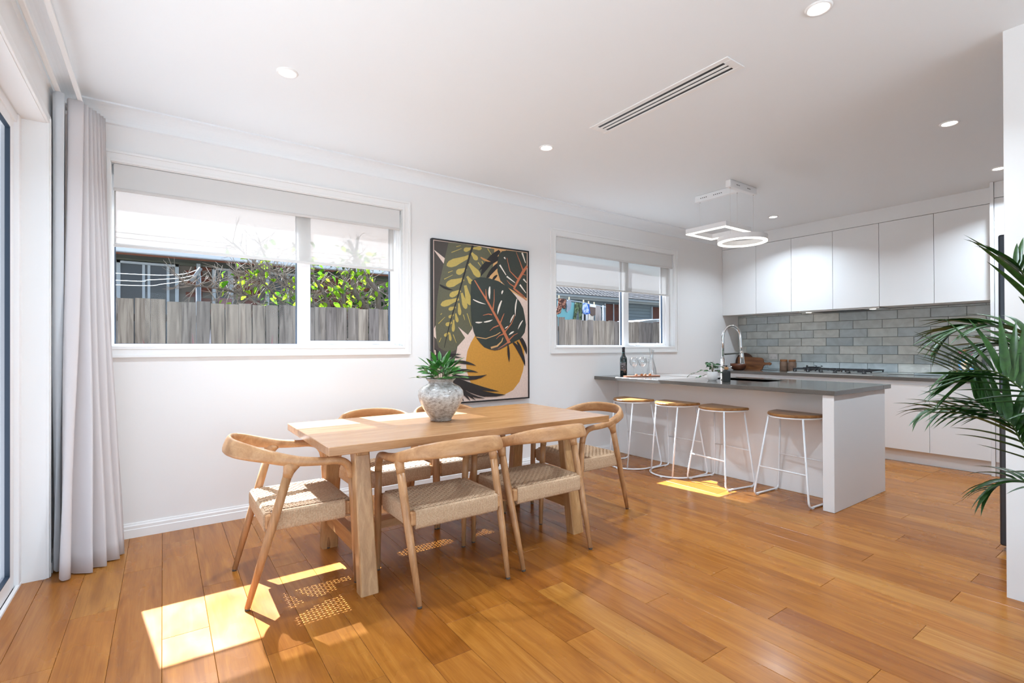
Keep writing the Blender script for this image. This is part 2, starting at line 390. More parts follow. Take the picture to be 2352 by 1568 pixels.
# windows
def window(name, H, mull, sash, glass_l):
    x0, x1, z0, z1 = H
    W = sroot(name, ((x0 + x1) / 2, YW, z0))
    AW = .072
    a = MB()
    for (o, i, t) in [(AW, .055, .020), (.056, .018, .013), (.02, 0.0, .017)]:
        a.cbox(x0 - o, YW - t, z0 - o, x0 - i, YW, z1 + o, .0015); a.cbox(x1 + i, YW - t, z0 - o, x1 + o, YW, z1 + o, .0015)
        a.cbox(x0 - i, YW - t, z1 + i, x1 + i, YW, z1 + o, .0015); a.cbox(x0 - i, YW - t, z0 - o, x1 + i, YW, z0 - i, .0015)
    part('architrave', a, M_trim, W)
    r = MB(); r.box(x0, YW - .002, z0 - .001, x1, 4.03, z0 + .004); r.box(x0, YW - .002, z1 - .004, x1, 4.03, z1 + .001)
    r.box(x0 - .001, YW - .002, z0, x0 + .004, 4.03, z1); r.box(x1 - .004, YW - .002, z0, x1 + .001, 4.03, z1)
    part('reveal', r, M_trim, W)
    yf0, yf1 = 4.03, 4.10; f = MB()
    f.cbox(x0, yf0, z0, glass_l, yf1, z1, .002); f.cbox(mull[0], yf0, z0, mull[1], yf1, z1, .002); f.cbox(sash[1] + .04, yf0, z0, x1, yf1, z1, .002)
    f.cbox(glass_l, yf0 + .002, z0, mull[0], yf1, z0 + .016, .002); f.cbox(mull[1], yf0 + .002, z0, sash[1] + .04, yf1, z0 + .014, .002)
    f.cbox(glass_l, yf0 + .002, z1 - .03, mull[0], yf1, z1, .002); f.cbox(mull[1], yf0 + .002, z1 - .03, sash[1] + .04, yf1, z1, .002)
    part('window_frame', f, M_frame, W)
    s = MB(); sx0, sx1 = mull[1] - .03, sash[1] + .042
    s.cbox(sx0, 4.045, z0 + .012, sash[0], 4.085, z1 - .02, .003); s.cbox(sash[1], 4.045, z0 + .012, sx1, 4.085, z1 - .02, .003)
    s.cbox(sash[0], 4.045, z0 + .012, sash[1], 4.085, z0 + .042, .003); s.cbox(sash[0], 4.045, z1 - .06, sash[1], 4.085, z1 - .02, .003)
    sh = part('sash', s, M_frame, W)
    for t in (.25, .80):
        cx = lerp(sash[0], sash[1], t); l = MB(); l.cbox(cx - .035, 4.026, z0 + .016, cx + .035, 4.045, z0 + .030, .003); l.cbox(cx - .008, 4.02, z0 + .03, cx + .008, 4.04, z0 + .042, .003)
        part('sash_latch', l, M_frame, sh)
    g = MB()
    for (a0, a1, b0, b1, yy) in [(glass_l, mull[0], z0 + .016, z1 - .03, 4.07), (sash[0], sash[1], z0 + .042, z1 - .06, 4.066)]:
        t = .006
        g.box(a0 - .001, yy - .012, b0, a0 + t, yy + .012, b1); g.box(a1 - t, yy - .012, b0, a1 + .001, yy + .012, b1); g.box(a0, yy - .012, b0 - .001, a1, yy + .012, b0 + .003); g.box(a0, yy - .012, b1 - .003, a1, yy + .012, b1)
        p = MB(); p.box(a0, yy, b0, a1, yy + .004, b1); part('pane', p, M_glass, W)
    part('gasket', g, M_gasket, W)
    return W
window('window_1', H1, (.843, .935), (.937, 1.588), -.252)
window('window_2', H2, (4.462, 4.552), (4.562, 5.209), 3.385)

# sliding door on the left
D = sroot('door_1', (-.62, 1.7, 0))
f = MB(); f.cbox(-.72, 3.478, 0, -.592, DY1, DZ, .002); f.cbox(-.72, DY0, 0, -.592, DY0 + .05, DZ, .002); f.cbox(-.72, DY0, DZ - .045, -.60, DY1, DZ, .002)
f.cbox(-.606, DY0, -.02, -.590, DY1, .012, .001); f.cbox(-.655, DY0, -.02, -.632, DY1, .006, .001); f.cbox(-.74, DY0, -.02, -.69, DY1, .006, .001)
part('door_frame', f, M_frame, D)
part('sill_channel', MB().box(-.74, DY0, -.03, -.59, DY1, -.012), M_black, D)
for k, (a, b, x) in enumerate([(2.26, 3.470, -.628), (1.06, 2.30, -.665), (-.1, 1.10, -.628)]):
    p = MB(); st = .075
    p.cbox(x - .018, a, .008, x + .018, a + st, DZ - .03, .003); p.cbox(x - .018, b - st, .008, x + .018, b, DZ - .03, .003)
    p.cbox(x - .018, a + st, .008, x + .018, b - st, .09, .003); p.cbox(x - .018, a + st, DZ - .10, x + .018, b - st, DZ - .03, .003)
    pn = part('sliding_panel', p, M_frame, D)
    part('pane', MB().add([(x, a + st - .005, .085), (x, b - st + .005, .085), (x, b - st + .005, DZ - .095), (x, a + st - .005, DZ - .095)], [(0, 1, 2, 3)]), M_tint if k == 0 else M_glass, pn)
    gk = MB(); gk.box(x + .0, b - st - .006, .09, x + .0185, b - st + .001, DZ - .1); gk.box(x, a + st, .088, x + .0185, b - st, .094); gk.box(x, a + st, DZ - .104, x + .0185, b - st, DZ - .099)
    part('glazing_bead', gk, M_gasket, pn)
a = MB(); a.cbox(XL, DY1 - .002, 0, XL + .014, DY1 + .046, DZ + .046, .002); a.cbox(XL, DY0, DZ, XL + .014, DY1, DZ + .046, .002); a.cbox(XL, DY1 + .012, 0, XL + .018, DY1 + .030, DZ + .03, .002)
part('architrave', a, M_trim, D)
part('jamb_lining', MB().box(-.592, DY1 - .004, 0, XL + .002, DY1 + .001, DZ).box(-.592, DY0, DZ - .004, XL + .002, DY1, DZ + .001), M_trim, D)
D2 = sroot('added_rear_door', (1.4, YB, 0)); f = MB()  # unseen opening, added to let the rear fill light into the room
f.cbox(-.35, YB - .12, 0, -.28, YB - .03, 2.45, .003); f.cbox(3.08, YB - .12, 0, 3.15, YB - .03, 2.45, .003); f.cbox(-.28, YB - .12, 2.38, 3.08, YB - .03, 2.45, .003); f.cbox(1.36, YB - .12, 0, 1.44, YB - .03, 2.38, .003)
part('door_frame', f, M_frame, D2)

# kitchen splashback tiles, each one laid on the wall
def tilemat():
    m, n, out = newmat('handmade_tile_glaze'); b = prin(n, out, (.3, .33, .33), .1, 0, .6)
    oi = n.nodes.new('ShaderNodeObjectInfo'); r = ramp(n, oi, [(0, '#b3bec1'), (.35, '#bac4c6'), (.62, '#c1c8c6'), (.8, '#cccfca'), (1, '#d9dbd5')], 'Random')
    mp = coords(n, scale=(1, 1, 1), rnd=11); t = noise(n, mp, 9, 3, .5, .8); rr = ramp(n, t, [(.35, (.88, .88, .88)), (.65, (1.08, 1.08, 1.08))])
    n.links.new(mixc(n, 1, r.outputs[0], rr.outputs[0], 'MULTIPLY'), b.inputs['Base Color'])
    t2 = noise(n, coords(n, scale=(1, 14, 30), rnd=17), 1.0, 2, .5, .6); k = bump(n, b, t2, .5, .004)
    st = ramp(n, oi, [(.70, (.05,) * 3), (.80, (.9,) * 3)], 'Random'); n.links.new(st.outputs[0], k.inputs['Strength'])
    rg = ramp(n, oi, [(.66, (.30,) * 3), (.82, (.10,) * 3)], 'Random'); n.links.new(rg.outputs[0], b.inputs['Roughness']); return m
M_tile = tilemat()
struct('trim_4', MB().box(XK - .004, 1.2, .875, XK + .001, YW - .001, 1.66), M_grout)
def tile_mesh(L, h):
    b = .003; t = .009; vs = []; 
    for x, k in ((0, 0), (-t + .003, 0), (-t, b)):
        vs += [(x, -L / 2 + k, -h / 2 + k), (x, L / 2 - k, -h / 2 + k), (x, L / 2 - k, h / 2 - k), (x, -L / 2 + k, h / 2 - k)]
    fs = [(i * 4 + j, i * 4 + (j + 1) % 4, i * 4 + 4 + (j + 1) % 4, i * 4 + 4 + j) for i in range(2) for j in range(4)] + [(8, 9, 10, 11)]
    fs = [f[::-1] for f in fs]
    return MB().add(vs, fs).mesh('tile', M_tile)
tc = {}; g = .0035
for row in range(9):
    zt = 1.718 - .1023 * row; zb = zt - .1023
    zt2 = min(zt, 1.637); zb2 = max(zb, .881)
    if zt2 - zb2 < .012: continue
    yj = [3.847 + (.148 if row % 2 == 0 else 0) - .2963 * i for i in range(-1, 11)]
    ys = [YW] + [y for y in yj if 1.215 < y < YW - .02] + [1.205]
    for a, b in zip(ys[:-1], ys[1:]):
        L, h = a - b - g, zt2 - zb2 - g
        if L < .012: continue
        key = (round(L, 3), round(h, 3))
        if key not in tc: tc[key] = tile_mesh(L, h)
        o = bpy.data.objects.new('tile', tc[key]); C.objects.link(o); o.parent = wall_right; o.location = (XK - .004, (a + b) / 2, (zt2 + zb2) / 2)
# ------------------------------------------------------------------ kitchen joinery
ub = [YW, 3.497, 3.046, 2.578, 2.116, 1.643, 1.207]
uplab = ['white wall cabinet in the corner beside the window wall', 'white wall cabinet, second along from the window corner', 'white wall cabinet above the cooktop left side, third from the window corner',
         'white wall cabinet above the cooktop right side, fourth from the window corner', 'white wall cabinet second from the tall fridge-side cupboard', 'white wall cabinet touching the tall cupboard at the right end of the row']
for i in range(6):
    y1, y0 = ub[i], ub[i + 1]
    t = thing('wall_cabinet', uplab[i], 'cabinet', ((6.43 + XK) / 2, (y0 + y1) / 2, 1.637), 0, 'white cabinets above the splashback')
    part('carcass', MB().box(6.452, y0 + .001, 1.640, XK - .001, y1 - .001, 2.553), M_cab, t)
    part('door', MB().cbox(6.430, y0 + .002, 1.637, 6.450, y1 - .002, 2.551, .001), M_cab, t)
rh = thing('range_hood', 'slim dark extractor hood recessed under the white wall cabinets', 'range hood', (6.60, 2.55, 1.61))
part('housing', MB().cbox(6.48, 2.13, 1.622, 6.80, 2.98, 1.638, .002), M_steel, rh)
part('filter', MB().box(6.50, 2.3, 1.618, 6.78, 2.82, 1.624), M_black, rh)
for y in (2.22, 2.90): part('lamp', MB().lathe([(.0, -.004), (.03, -.004), (.032, 0)], 16, (6.56, y, 1.622)), M_led, rh)
bb = [YW, 3.20, 2.450, 1.637, 1.1875]
blab = ['white base cabinet in the kitchen corner behind the island', 'white base cabinet under the left part of the cooktop', 'white base cabinet under the right part of the cooktop, partly behind the island', 'white base cabinet at the right end beside the fridge']
for i in range(4):
    y1, y0 = bb[i], bb[i + 1]
    t = thing('base_cabinet', blab[i], 'cabinet', (6.55, (y0 + y1) / 2, 0), 0, 'white base cabinets under the grey bench')
    part('carcass', MB().box(6.27, y0 + .001, .13, XK - .001, y1 - .001, .845), M_cab, t)
    part('door', MB().cbox(6.245, y0 + .0015, .134, 6.265, y1 - .0015, .808, .001), M_cab, t)
    part('kickboard', MB().box(6.300, y0, 0.001, 6.312, y1, .129), M_cab, t)
    part('finger_channel', MB().box(6.262, y0, .808, 6.268, y1, .845), M_alu, t)
bt = MB(); bt.cbox(6.232, 1.19, .846, XK - .004, YW - .001, .881, .002)
single('stone_worktop', bt, M_stone, 'long dark grey stone bench top along the tiled wall', 'worktop')
# tall cupboard at the end of the run
t = thing('tall_cabinet', 'tall white cupboard reaching the ceiling at the end of the bench', 'cabinet', (6.53, .85, 0))
part('side_panel', MB().cbox(6.232, 1.160, 0.001, XK - .001, 1.186, ZC - .001, .001), M_cab, t)
part('carcass', MB().box(6.27, .30, .001, XK - .001, 1.159, ZC - .001), M_cab, t)
part('door', MB().cbox(6.245, .302, .134, 6.266, 1.157, 2.553, .001), M_cab, t)
part('top_panel', MB().cbox(6.245, .302, 2.560, 6.266, 1.157, ZC - .002, .001), M_cab, t)
# fridge standing in the recess behind the nib wall
t = thing('fridge', 'dark grey fridge edge showing past the white wall end behind the palm', 'fridge', (4.45, .30, 0))
M_fr = plain('fridge_graphite', (.045, .052, .065), .25, metal=.7)
part('body', MB().cbox(4.02, -.10, .03, 4.89, .655, 1.845, .01, seg=2), M_fr, t)
dz = part('door', MB().cbox(4.0, .66, .925, 4.452, .728, 1.85, .01, seg=2), M_fr, t); part('door', MB().cbox(4.458, .66, .925, 4.91, .728, 1.85, .01, seg=2), M_fr, t)
dr = part('drawer', MB().cbox(4.0, .66, .035, 4.91, .728, .905, .01, seg=2), plain('fridge_charcoal', (.05, .05, .055), .35, metal=.4), t)
part('handle', MB().box(4.2, .72, .906, 4.7, .725, .922), M_steel, dr)
for x in (4.08, 4.83):
    for y in (0, .58): part('foot', MB().lathe([(.02, 0), (.02, .032)], 10, (x, y, 0.0)), M_black, t)

# island
IX0, IX1, IY0 = 3.944, 4.897, 1.577
t = thing('island_bench', 'white kitchen island base with a solid end panel, set against the window wall', 'island', (4.5, 2.75, 0))
part('end_panel', MB().cbox(IX0, IY0, .001, IX1, 1.654, .846, .0015), M_cab, t)
part('front_panel', MB().cbox(4.266, 1.655, .001, 4.282, 3.938, .845, .001), M_cab, t)
part('filler_panel', MB().cbox(4.266, 3.941, .001, 4.282, YW - .001, .845, .001), M_cab, t)
part('carcass', MB().box(4.284, 1.656, .10, 4.40, YW - .002, .843).box(4.88, 1.656, .1, 4.89, YW - .002, .843).box(4.4, 1.656, .1, 4.88, 2.2, .843).box(4.4, 3.06, .1, 4.88, YW - .002, .843), M_cab, t)
SX0, SX1, SY0, SY1 = 4.46, 4.84, 2.33, 2.96
top = MB(); z0, z1 = .8465, .881
top.cbox(3.925, 1.565, z0, SX0, YW - .001, z1, .002); top.cbox(SX1, 1.565, z0, 5.0, YW - .001, z1, .002)
top.box(SX0 - .002, 1.567, z0, SX1 + .002, SY0, z1); top.box(SX0 - .002, SY1, z0, SX1 + .002, YW - .001, z1)
single('stone_worktop', top, M_stone, 'dark grey polished stone top of the kitchen island', 'worktop')
sk = thing('sink', 'stainless steel sink sunk into the island top', 'sink', ((SX0 + SX1) / 2, (SY0 + SY1) / 2, .66))
m = MB(); T = .004; zb = .66
m.box(SX0, SY0, zb, SX1, SY1, zb + T); m.box(SX0 - T, SY0, zb, SX0, SY1, .876); m.box(SX1, SY0, zb, SX1 + T, SY1, .876); m.box(SX0, SY0 - T, zb, SX1, SY0, .876); m.box(SX0, SY1, zb, SX1, SY1 + T, .876)
part('bowl', m, M_steel, sk)
part('drain', MB().lathe([(0, .001), (.04, .001), (.045, .004), (.045, .006), (.03, .004)][:4], 20, (4.65, 2.6, zb + T)), M_chrome, sk)
# pull-down tap
TX, TY = 4.427, 2.737
tp = thing('kitchen_tap', 'tall chrome pull-down tap with arched spout on the island', 'tap', (TX, TY, .881))
m = MB(); m.lathe([(.028, 0), (.028, .008), (.021, .012), (.021, .20), (.017, .205)], 20, (TX, TY, .881)); part('body', m, M_chrome, tp)
dx, dy = .80, -.60
R = .085
arc = [(TX, TY, .881 + .2), (TX, TY, 1.26)] + [(TX + dx * R * (1 - math.cos(a)), TY + dy * R * (1 - math.cos(a)), 1.285 + .115 * math.sin(a)) for a in [i * PI / 14 for i in range(0, 15)]]
arc += [(TX + dx * (2 * R + .004), TY + dy * (2 * R + .004), 1.20), (TX + dx * (2 * R + .010), TY + dy * (2 * R + .010), 1.14)]
part('spout', MB().tube(arc, .0125, 12, up=(1, 0, 0)), M_chrome, tp)
hx, hy = TX + dx * (2 * R + .010), TY + dy * (2 * R + .010)
part('spray_head', MB().tube([(hx - dx * .001, hy - dy * .001, 1.16), (hx, hy, 1.13), (hx + dx * .006, hy + dy * .006, 1.04), (hx + dx * .006, hy + dy * .006, 1.035)], [.015, .018, .021, .017], 14, up=(1, 0, 0)), M_chrome, tp)
part('holder_arm', MB().tube([(TX + dx * .015, TY + dy * .015, 1.128), (TX + dx * .14, TY + dy * .14, 1.138), (hx - dx * .01, hy - dy * .01, 1.142)], [.009, .007, .005], 8), plain('tap_arm_dark', (.10, .10, .09), .3, metal=.8), tp)
part('lever', MB().tube([(TX + .02, TY - .01, .98), (TX + .05, TY - .06, 1.01)], [.006, .005], 8), M_chrome, tp)

# cooktop
ck = thing('gas_cooktop', 'stainless gas cooktop with black grates and a row of six knobs', 'cooktop', (6.58, 2.60, .881))
cy0, cy1, cx0, cx1 = 2.14, 3.04, 6.30, 6.76
m = MB(); prof = [(cx0, .8815), (cx0, .889), (cx0 + .075, .905), (cx1 - .03, .905), (cx1, .889), (cx1, .8815)]
n6 = len(prof); e = .028
vs = [(x, cy0 + (e if z > .9 else 0), z) for x, z in prof] + [(x, cy1 - (e if z > .9 else 0), z) for x, z in prof]
m.add(vs, [(i, n6 + i, n6 + i + 1, i + 1) for i in range(n6 - 1)] + [tuple(range(n6)), tuple(range(n6, 2 * n6))[::-1]]); part('hob_plate', m, M_steel, ck)
for y in (2.968, 2.818, 2.673, 2.525, 2.387, 2.233):
    m = MB(); m.lathe([(.021, 0), (.021, .006), (.016, .008), (.015, .026), (.012, .028)], 16, (cx0 + .045, y, .899)); m.cbox(cx0 + .029, y - .004, .92, cx0 + .061, y + .004, .931, .002)
    part('knob', m, M_black, ck)
for i, (ya, yb) in enumerate([(2.17, 2.44), (2.46, 2.72), (2.74, 3.01)]):
    m = MB(); xa, xb = cx0 + .085, cx1 - .04; zt = .935; w_ = .006
    for y in (ya + w_, yb - w_): m.cbox(xa, y - w_, zt - .012, xb, y + w_, zt, .002)
    for x in (xa, xb): m.cbox(x - w_, ya, zt - .012, x + w_, yb, zt, .002)
    for x in (xa, xb):
        for y in (ya + .01, yb - .01): m.cbox(x - .006, y - .006, .904, x + .006, y + .006, zt - .01, .001)
    for by in ([lerp(xa, xb, .27), lerp(xa, xb, .73)] if i != 1 else [lerp(xa, xb, .5)]):
        yc = (ya + yb) / 2
        for (px, py) in ((1, 0), (-1, 0), (0, 1), (0, -1)):
            L = (.088 if px else .125); m.cbox(min(by + px * .03, by + px * L) - (.004 if not px else 0), min(yc + py * .03, yc + py * L) - (.004 if not py else 0), zt - .008,
                                               max(by + px * .03, by + px * L) + (.004 if not px else 0), max(yc + py * .03, yc + py * L) + (.004 if not py else 0), zt + .004, .001)
    part('grate', m, M_iron, ck)
    for by in ([lerp(xa, xb, .27), lerp(xa, xb, .73)] if i != 1 else [lerp(xa, xb, .5)]):
        part('burner', MB().lathe([(.04, 0), (.042, .008), (.03, .012), (.03, .017), (.0, .018)], 16, (by, (ya + yb) / 2, .905)), M_iron, ck)
wk = MB()
for k in range(5):
    a = k * 2 * PI / 5; wk.tube([(6.62 + .02 * math.cos(a), 2.875 + .02 * math.sin(a), .941), (6.62 + .075 * math.cos(a), 2.875 + .075 * math.sin(a), .945), (6.62 + .095 * math.cos(a + .1), 2.875 + .095 * math.sin(a + .1), .958), (6.62 + .08 * math.cos(a + .25), 2.875 + .08 * math.sin(a + .25), .964)], .004, 6)
wk.tube([(6.62 + .08 * math.cos(i * PI / 10), 2.875 + .08 * math.sin(i * PI / 10), .945) for i in range(20)], .004, 6, closed=True, caps=False)
single('wok_ring', wk, M_iron, 'black wire wok ring sitting on the left grate of the cooktop', 'wok ring')

# power outlets
def outlet(name, c, nrm, label):
    t = thing(name, label, 'power outlet', c); w2, h2 = .058, .037
    M = Matrix.Translation(c) @ Matrix.Rotation(math.atan2(nrm[1], nrm[0]) - math.atan2(-1, 0), 4, 'Z')   # local -Y faces out
    part('face_plate', MB().cbox(-w2, -.009, -h2, w2, 0, h2, .003, M=M), M_plastic, t)
    for sx in (-.028, .028):
        m = MB()
        for (px, pz, ang) in ((-.008, -.008, .5), (.008, -.008, -.5), (0, -.022, 0)):
            m.box(-.0013, -.0096, -.0045, .0013, -.0088, .0045, M=M @ Matrix.Translation((sx + px, 0, pz)) @ Matrix.Rotation(ang, 4, 'Y'))
        part('socket', m, M_black, t)
        part('rocker_switch', MB().cbox(-.007, -.0125, -.005, .007, -.0085, .005, .001, M=M @ Matrix.Translation((sx * 1.45, 0, .019))), M_plastic, t)
    return t
outlet('power_outlet', (XK - .013, 3.468, 1.066), (-1, 0, 0), 'white double power outlet on the tiles above the wooden chopping boards')
outlet('power_outlet', (XK - .013, 1.545, 1.066), (-1, 0, 0), 'white double power outlet on the tiles behind the palm fronds')
outlet('power_outlet', (4.805, YW, 1.057), (0, -1, 0), 'white double power outlet on the window wall behind the wine glasses')

# timber boards, bowl and canisters against the tiles
M_wal = wood('dark_walnut', '#3f2416', '#2a160d', '#553320', (14, 2.5, 30), .45, tone=.0)
M_wal2 = wood('acacia', '#774a2a', '#54301a', '#8d5c36', (14, 2.2, 30), .42, tone=.0)
M_bowlw = wood('bowl_timber', '#5a2f18', '#3d1e0f', '#6e3c20', (4, 4, 12), .4, tone=.0)
lean = .035
def leaning(poly, x_bot, ybase, thick):
    """polygon (y, z) leaning back against the wall"""
    m = MB(); M = Matrix(((0, 0, 1, 0), (1, 0, 0, 0), (0, 1, 0, 0), (0, 0, 0, 1)))
    R = Matrix.Translation((x_bot, 0, .881)) @ Matrix.Rotation(.16, 4, 'Y') @ M
    return m.prism(poly, 0, thick, M=R)
rb = [(3.832 + .128 * math.cos(a), .118 + .118 * math.sin(a)) for a in [i * 2 * PI / 40 for i in range(40)]]
single('round_board', leaning(rb, 6.705, 0, .016), M_wal, 'dark round wooden board leaning on the tiles behind the handled board', 'chopping board')
pb = [(3.95, .012), (3.935, 0), (3.62, 0), (3.595, .012), (3.582, .055), (3.565, .072), (3.515, .076), (3.50, .07), (3.482, .078), (3.475, .092), (3.482, .106), (3.50, .114), (3.517, .108), (3.565, .106), (3.584, .12), (3.592, .155), (3.61, .17), (3.74, .178), (3.93, .182), (3.95, .17)]
single('paddle_board', leaning([(y - .045, z) for y, z in pb], 6.665, 0, .018), M_wal2, 'brown rectangular chopping board with a knob handle leaning on the tiles', 'chopping board')
single('wooden_bowl', MB().lathe([(.0, .0), (.06, .0), (.085, .015), (.10, .045), (.105, .088), (.098, .088), (.09, .045), (.07, .02), (0, .014)], 28, (6.50, 3.79, .881)), M_bowlw, 'low dark wooden bowl in front of the chopping boards', 'bowl')
M_cer = mottled('brown_stoneware', '#6d5444', '#7a604e', 40, .7, bstr=.05); M_lid = wood('canister_lid', '#8a5a34', '#714627', '#9a6940', (3, 3, 20), .5, tone=0)
M_stamp = plain('stamped_letter', (.06, .04, .03), .8)
def text_on_cyl(txt, size, r, c, ang0, mat, root, z):
    cu = bpy.data.curves.new('stamp', 'FONT'); cu.body = txt; cu.size = size; cu.align_x = 'CENTER'; cu.resolution_u = 2
    o = bpy.data.objects.new('stamp_tmp', cu); dg = bpy.context.evaluated_depsgraph_get()
    C.objects.link(o); dg.update(); me = bpy.data.meshes.new_from_object(o.evaluated_get(dg)); C.objects.unlink(o); bpy.data.objects.remove(o)
    mb = MB(); vs = []
    for v in me.vertices:
        a = ang0 + v.co.x / r; vs.append((c[0] + (r + .0006) * math.cos(a), c[1] + (r + .0006) * math.sin(a), z + v.co.y))
    mb.add(vs, [tuple(p.vertices) for p in me.polygons]); return part('lettering', mb, mat, root)
for (cx, cy, txt, lab) in [(6.68, 3.265, 'COFFEE', 'brown stoneware canister nearer the chopping boards'), (6.68, 3.158, 'TEA', 'brown stoneware canister nearer the cooktop')]:
    t = thing('canister', lab, 'canister', (cx, cy, .881), 0, 'canisters by the cooktop')
    part('jar', MB().lathe([(.046, 0), (.048, .006), (.048, .108), (.042, .12), (.042, .126)], 24, (cx, cy, .881)), M_cer, t)
    part('lid', MB().lathe([(.043, .126), (.044, .130), (.044, .146), (.042, .15), (0, .15)], 24, (cx, cy, .881)), M_lid, t)
    text_on_cyl(txt[:6], .028 if len(txt) < 5 else .017, .0483, (cx, cy), math.atan2(0 - cy, 0 - cx), M_stamp, t, .881 + .05)

# recipe book on a timber easel near the fridge end
M_easel = wood('easel_timber', '#a4744a', '#865a36', '#b58558', (3, 3, 20), .5, tone=0)
t = thing('book_easel', 'small timber easel holding a recipe book behind the palm', 'easel', (6.62, 1.42, .881))
for y in (1.36, 1.50): part('leg', MB().tube([(6.50, y, .885), (6.58, y, .96), (6.66, y, 1.12)], .007, 6), M_easel, t)
part('rear_leg', MB().tube([(6.76, 1.43, .885), (6.655, 1.43, 1.10)], .006, 6), M_easel, t); part('ledge', MB().cbox(6.525, 1.31, .918, 6.565, 1.55, .93, .002), M_easel, t)
BK = Matrix.Translation((6.562, 1.43, .932)) @ Matrix.Rotation(.42, 4, 'Y')
t = thing('recipe_book', 'recipe book with flowers and a blue plate on its cover, on the easel', 'book', (6.58, 1.43, .932))
part('pages', MB().box(.002, -.10, .003, .020, .10, .257, M=BK), plain('paper', (.7, .68, .62), .8), t)
part('cover', MB().box(-.002, -.105, 0, .002, .105, .26, M=BK).box(.020, -.105, 0, .022, .105, .26, M=BK), plain('book_cover', (.16, .15, .12), .5), t)
cols = [plain('print_rose', (.35, .09, .16), .5), plain('print_blue', (.10, .28, .50), .4), plain('print_cream', (.72, .62, .45), .5), plain('print_green', (.07, .13, .05), .5), plain('print_orange', (.6, .25, .08), .5)]
pr_ = MB(); rr = random.Random(3)
MY = BK @ Matrix(((0, 0, -1, -.0021), (1, 0, 0, 0), (0, 1, 0, 0), (0, 0, 0, 1)))
def blob(cx, cy, r, mi, k=10, zz=0): pr_.prism([(cx + r * math.cos(2 * PI * i / k) * rr.uniform(.8, 1.1), cy + r * math.sin(2 * PI * i / k) * rr.uniform(.8, 1.1)) for i in range(k)], zz, zz + .0002, mi=mi, M=MY)
blob(.0, .085, .075, 1, 24, .0002); blob(0, .085, .052, 2, 20, .0005)
for i in range(9): blob(rr.uniform(-.035, .035), .085 + rr.uniform(-.035, .035), .014, rr.choice([3, 4, 2]), 8, .0008 + i * .0001)
for i in range(10): blob(rr.uniform(-.09, .09), rr.uniform(.18, .245), .017, rr.choice([0, 3, 0, 4]), 8, .0003 + i * .0001)
part('cover_print', pr_, cols, t)

# things on the island
def bottle_label():
    m, n, out = newmat('bottle_label'); b = prin(n, out, (.05, .045, .045), .5); return m
B0 = (4.165, 3.765, .881)
t = thing('wine_bottle', 'dark wine bottle with a black cap and grey label on the island', 'bottle', B0)
M_bot = plain('bottle_green_black', (.006, .012, .012), .06, spec=.7)
part('glass', MB().lathe([(.035, 0), (.0385, .006), (.0385, .185), (.036, .202), (.022, .228), (.0155, .245), (.0145, .27), (.0145, .30), (.0, .30)], 28, B0), M_bot, t)
part('capsule', MB().lathe([(.0158, .25), (.0162, .255), (.0160, .296), (.0175, .298), (.0175, .318), (.016, .321), (0, .321)], 20, B0), plain('capsule_black', (.012, .012, .018), .3), t)
part('capsule_band', MB().lathe([(.0166, .256), (.0166, .259)], 20, B0), plain('teal_band', (.02, .20, .17), .3), t)
m = MB(); aa = math.atan2(-B0[1], -B0[0])
def patch(mb, a0, a1, z0, z1, r, k=10, mi=0): 
    vs = [(B0[0] + r * math.cos(lerp(a0, a1, i / k)), B0[1] + r * math.sin(lerp(a0, a1, i / k)), B0[2] + z) for z in (z0, z1) for i in range(k + 1)]
    mb.add(vs, [(i, i + 1, k + 1 + i + 1, k + 1 + i) for i in range(k)], True, mi)
patch(m, aa - .95, aa + .75, .062, .158, .0388); lb = part('label', m, plain('label_charcoal', (.07, .06, .06), .5), t)
m = MB(); patch(m, aa - .85, aa + .62, .067, .071, .0391, 10, 1); patch(m, aa - .95, aa + .75, .154, .158, .0391, 10, 2)
for (da, z, w_, h_, mi) in [(-.05, .083, .10, .005, 0), (-.35, .103, .5, .005, 0)]: patch(m, aa + da - w_ / 2, aa + da + w_ / 2, z, z + h_, .0391, 6, mi)
sc = [(-.55, .128), (-.42, .142), (-.35, .126), (-.28, .138), (-.15, .127), (-.02, .145), (.06, .134), (-.04, .126), (.12, .118), (.3, .122), (.42, .142), (.3, .148), (.2, .136), (.36, .116)]
part('label_scrawl', m.tube(bez([(B0[0] + .0391 * math.cos(aa + a), B0[1] + .0391 * math.sin(aa + a), B0[2] + z) for a, z in sc], 4), .0009, 4), [plain('label_silver', (.5, .48, .5), .4), plain('label_copper', (.45, .25, .16), .4), plain('label_teal', (.08, .18, .17), .4)], lb)
bx, by = 4.245, 3.58; ba = math.atan2(3.478 - 3.611, 4.44 - 4.019)
Mb = Matrix.Translation((bx, by, .881)) @ Matrix.Rotation(ba, 4, 'Z')
t = thing('serving_board', 'flat timber serving board under the wine glasses and carafe', 'serving board', (bx, by, .881))
oval = [(.21 * math.copysign(abs(math.cos(a)) ** .6, math.cos(a)), .085 * math.copysign(abs(math.sin(a)) ** .6, math.sin(a))) for a in [i * 2 * PI / 36 for i in range(36)]]
part('slab', MB().prism(oval, 0, .012, M=Mb), wood('board_rose', '#8f5f45', '#734834', '#a57557', (3, 20, 20), .5, tone=0), t)
zz = .893
def on_board(u, v): q = Mb @ Vector((u, v, 0)); return (q.x, q.y, zz)
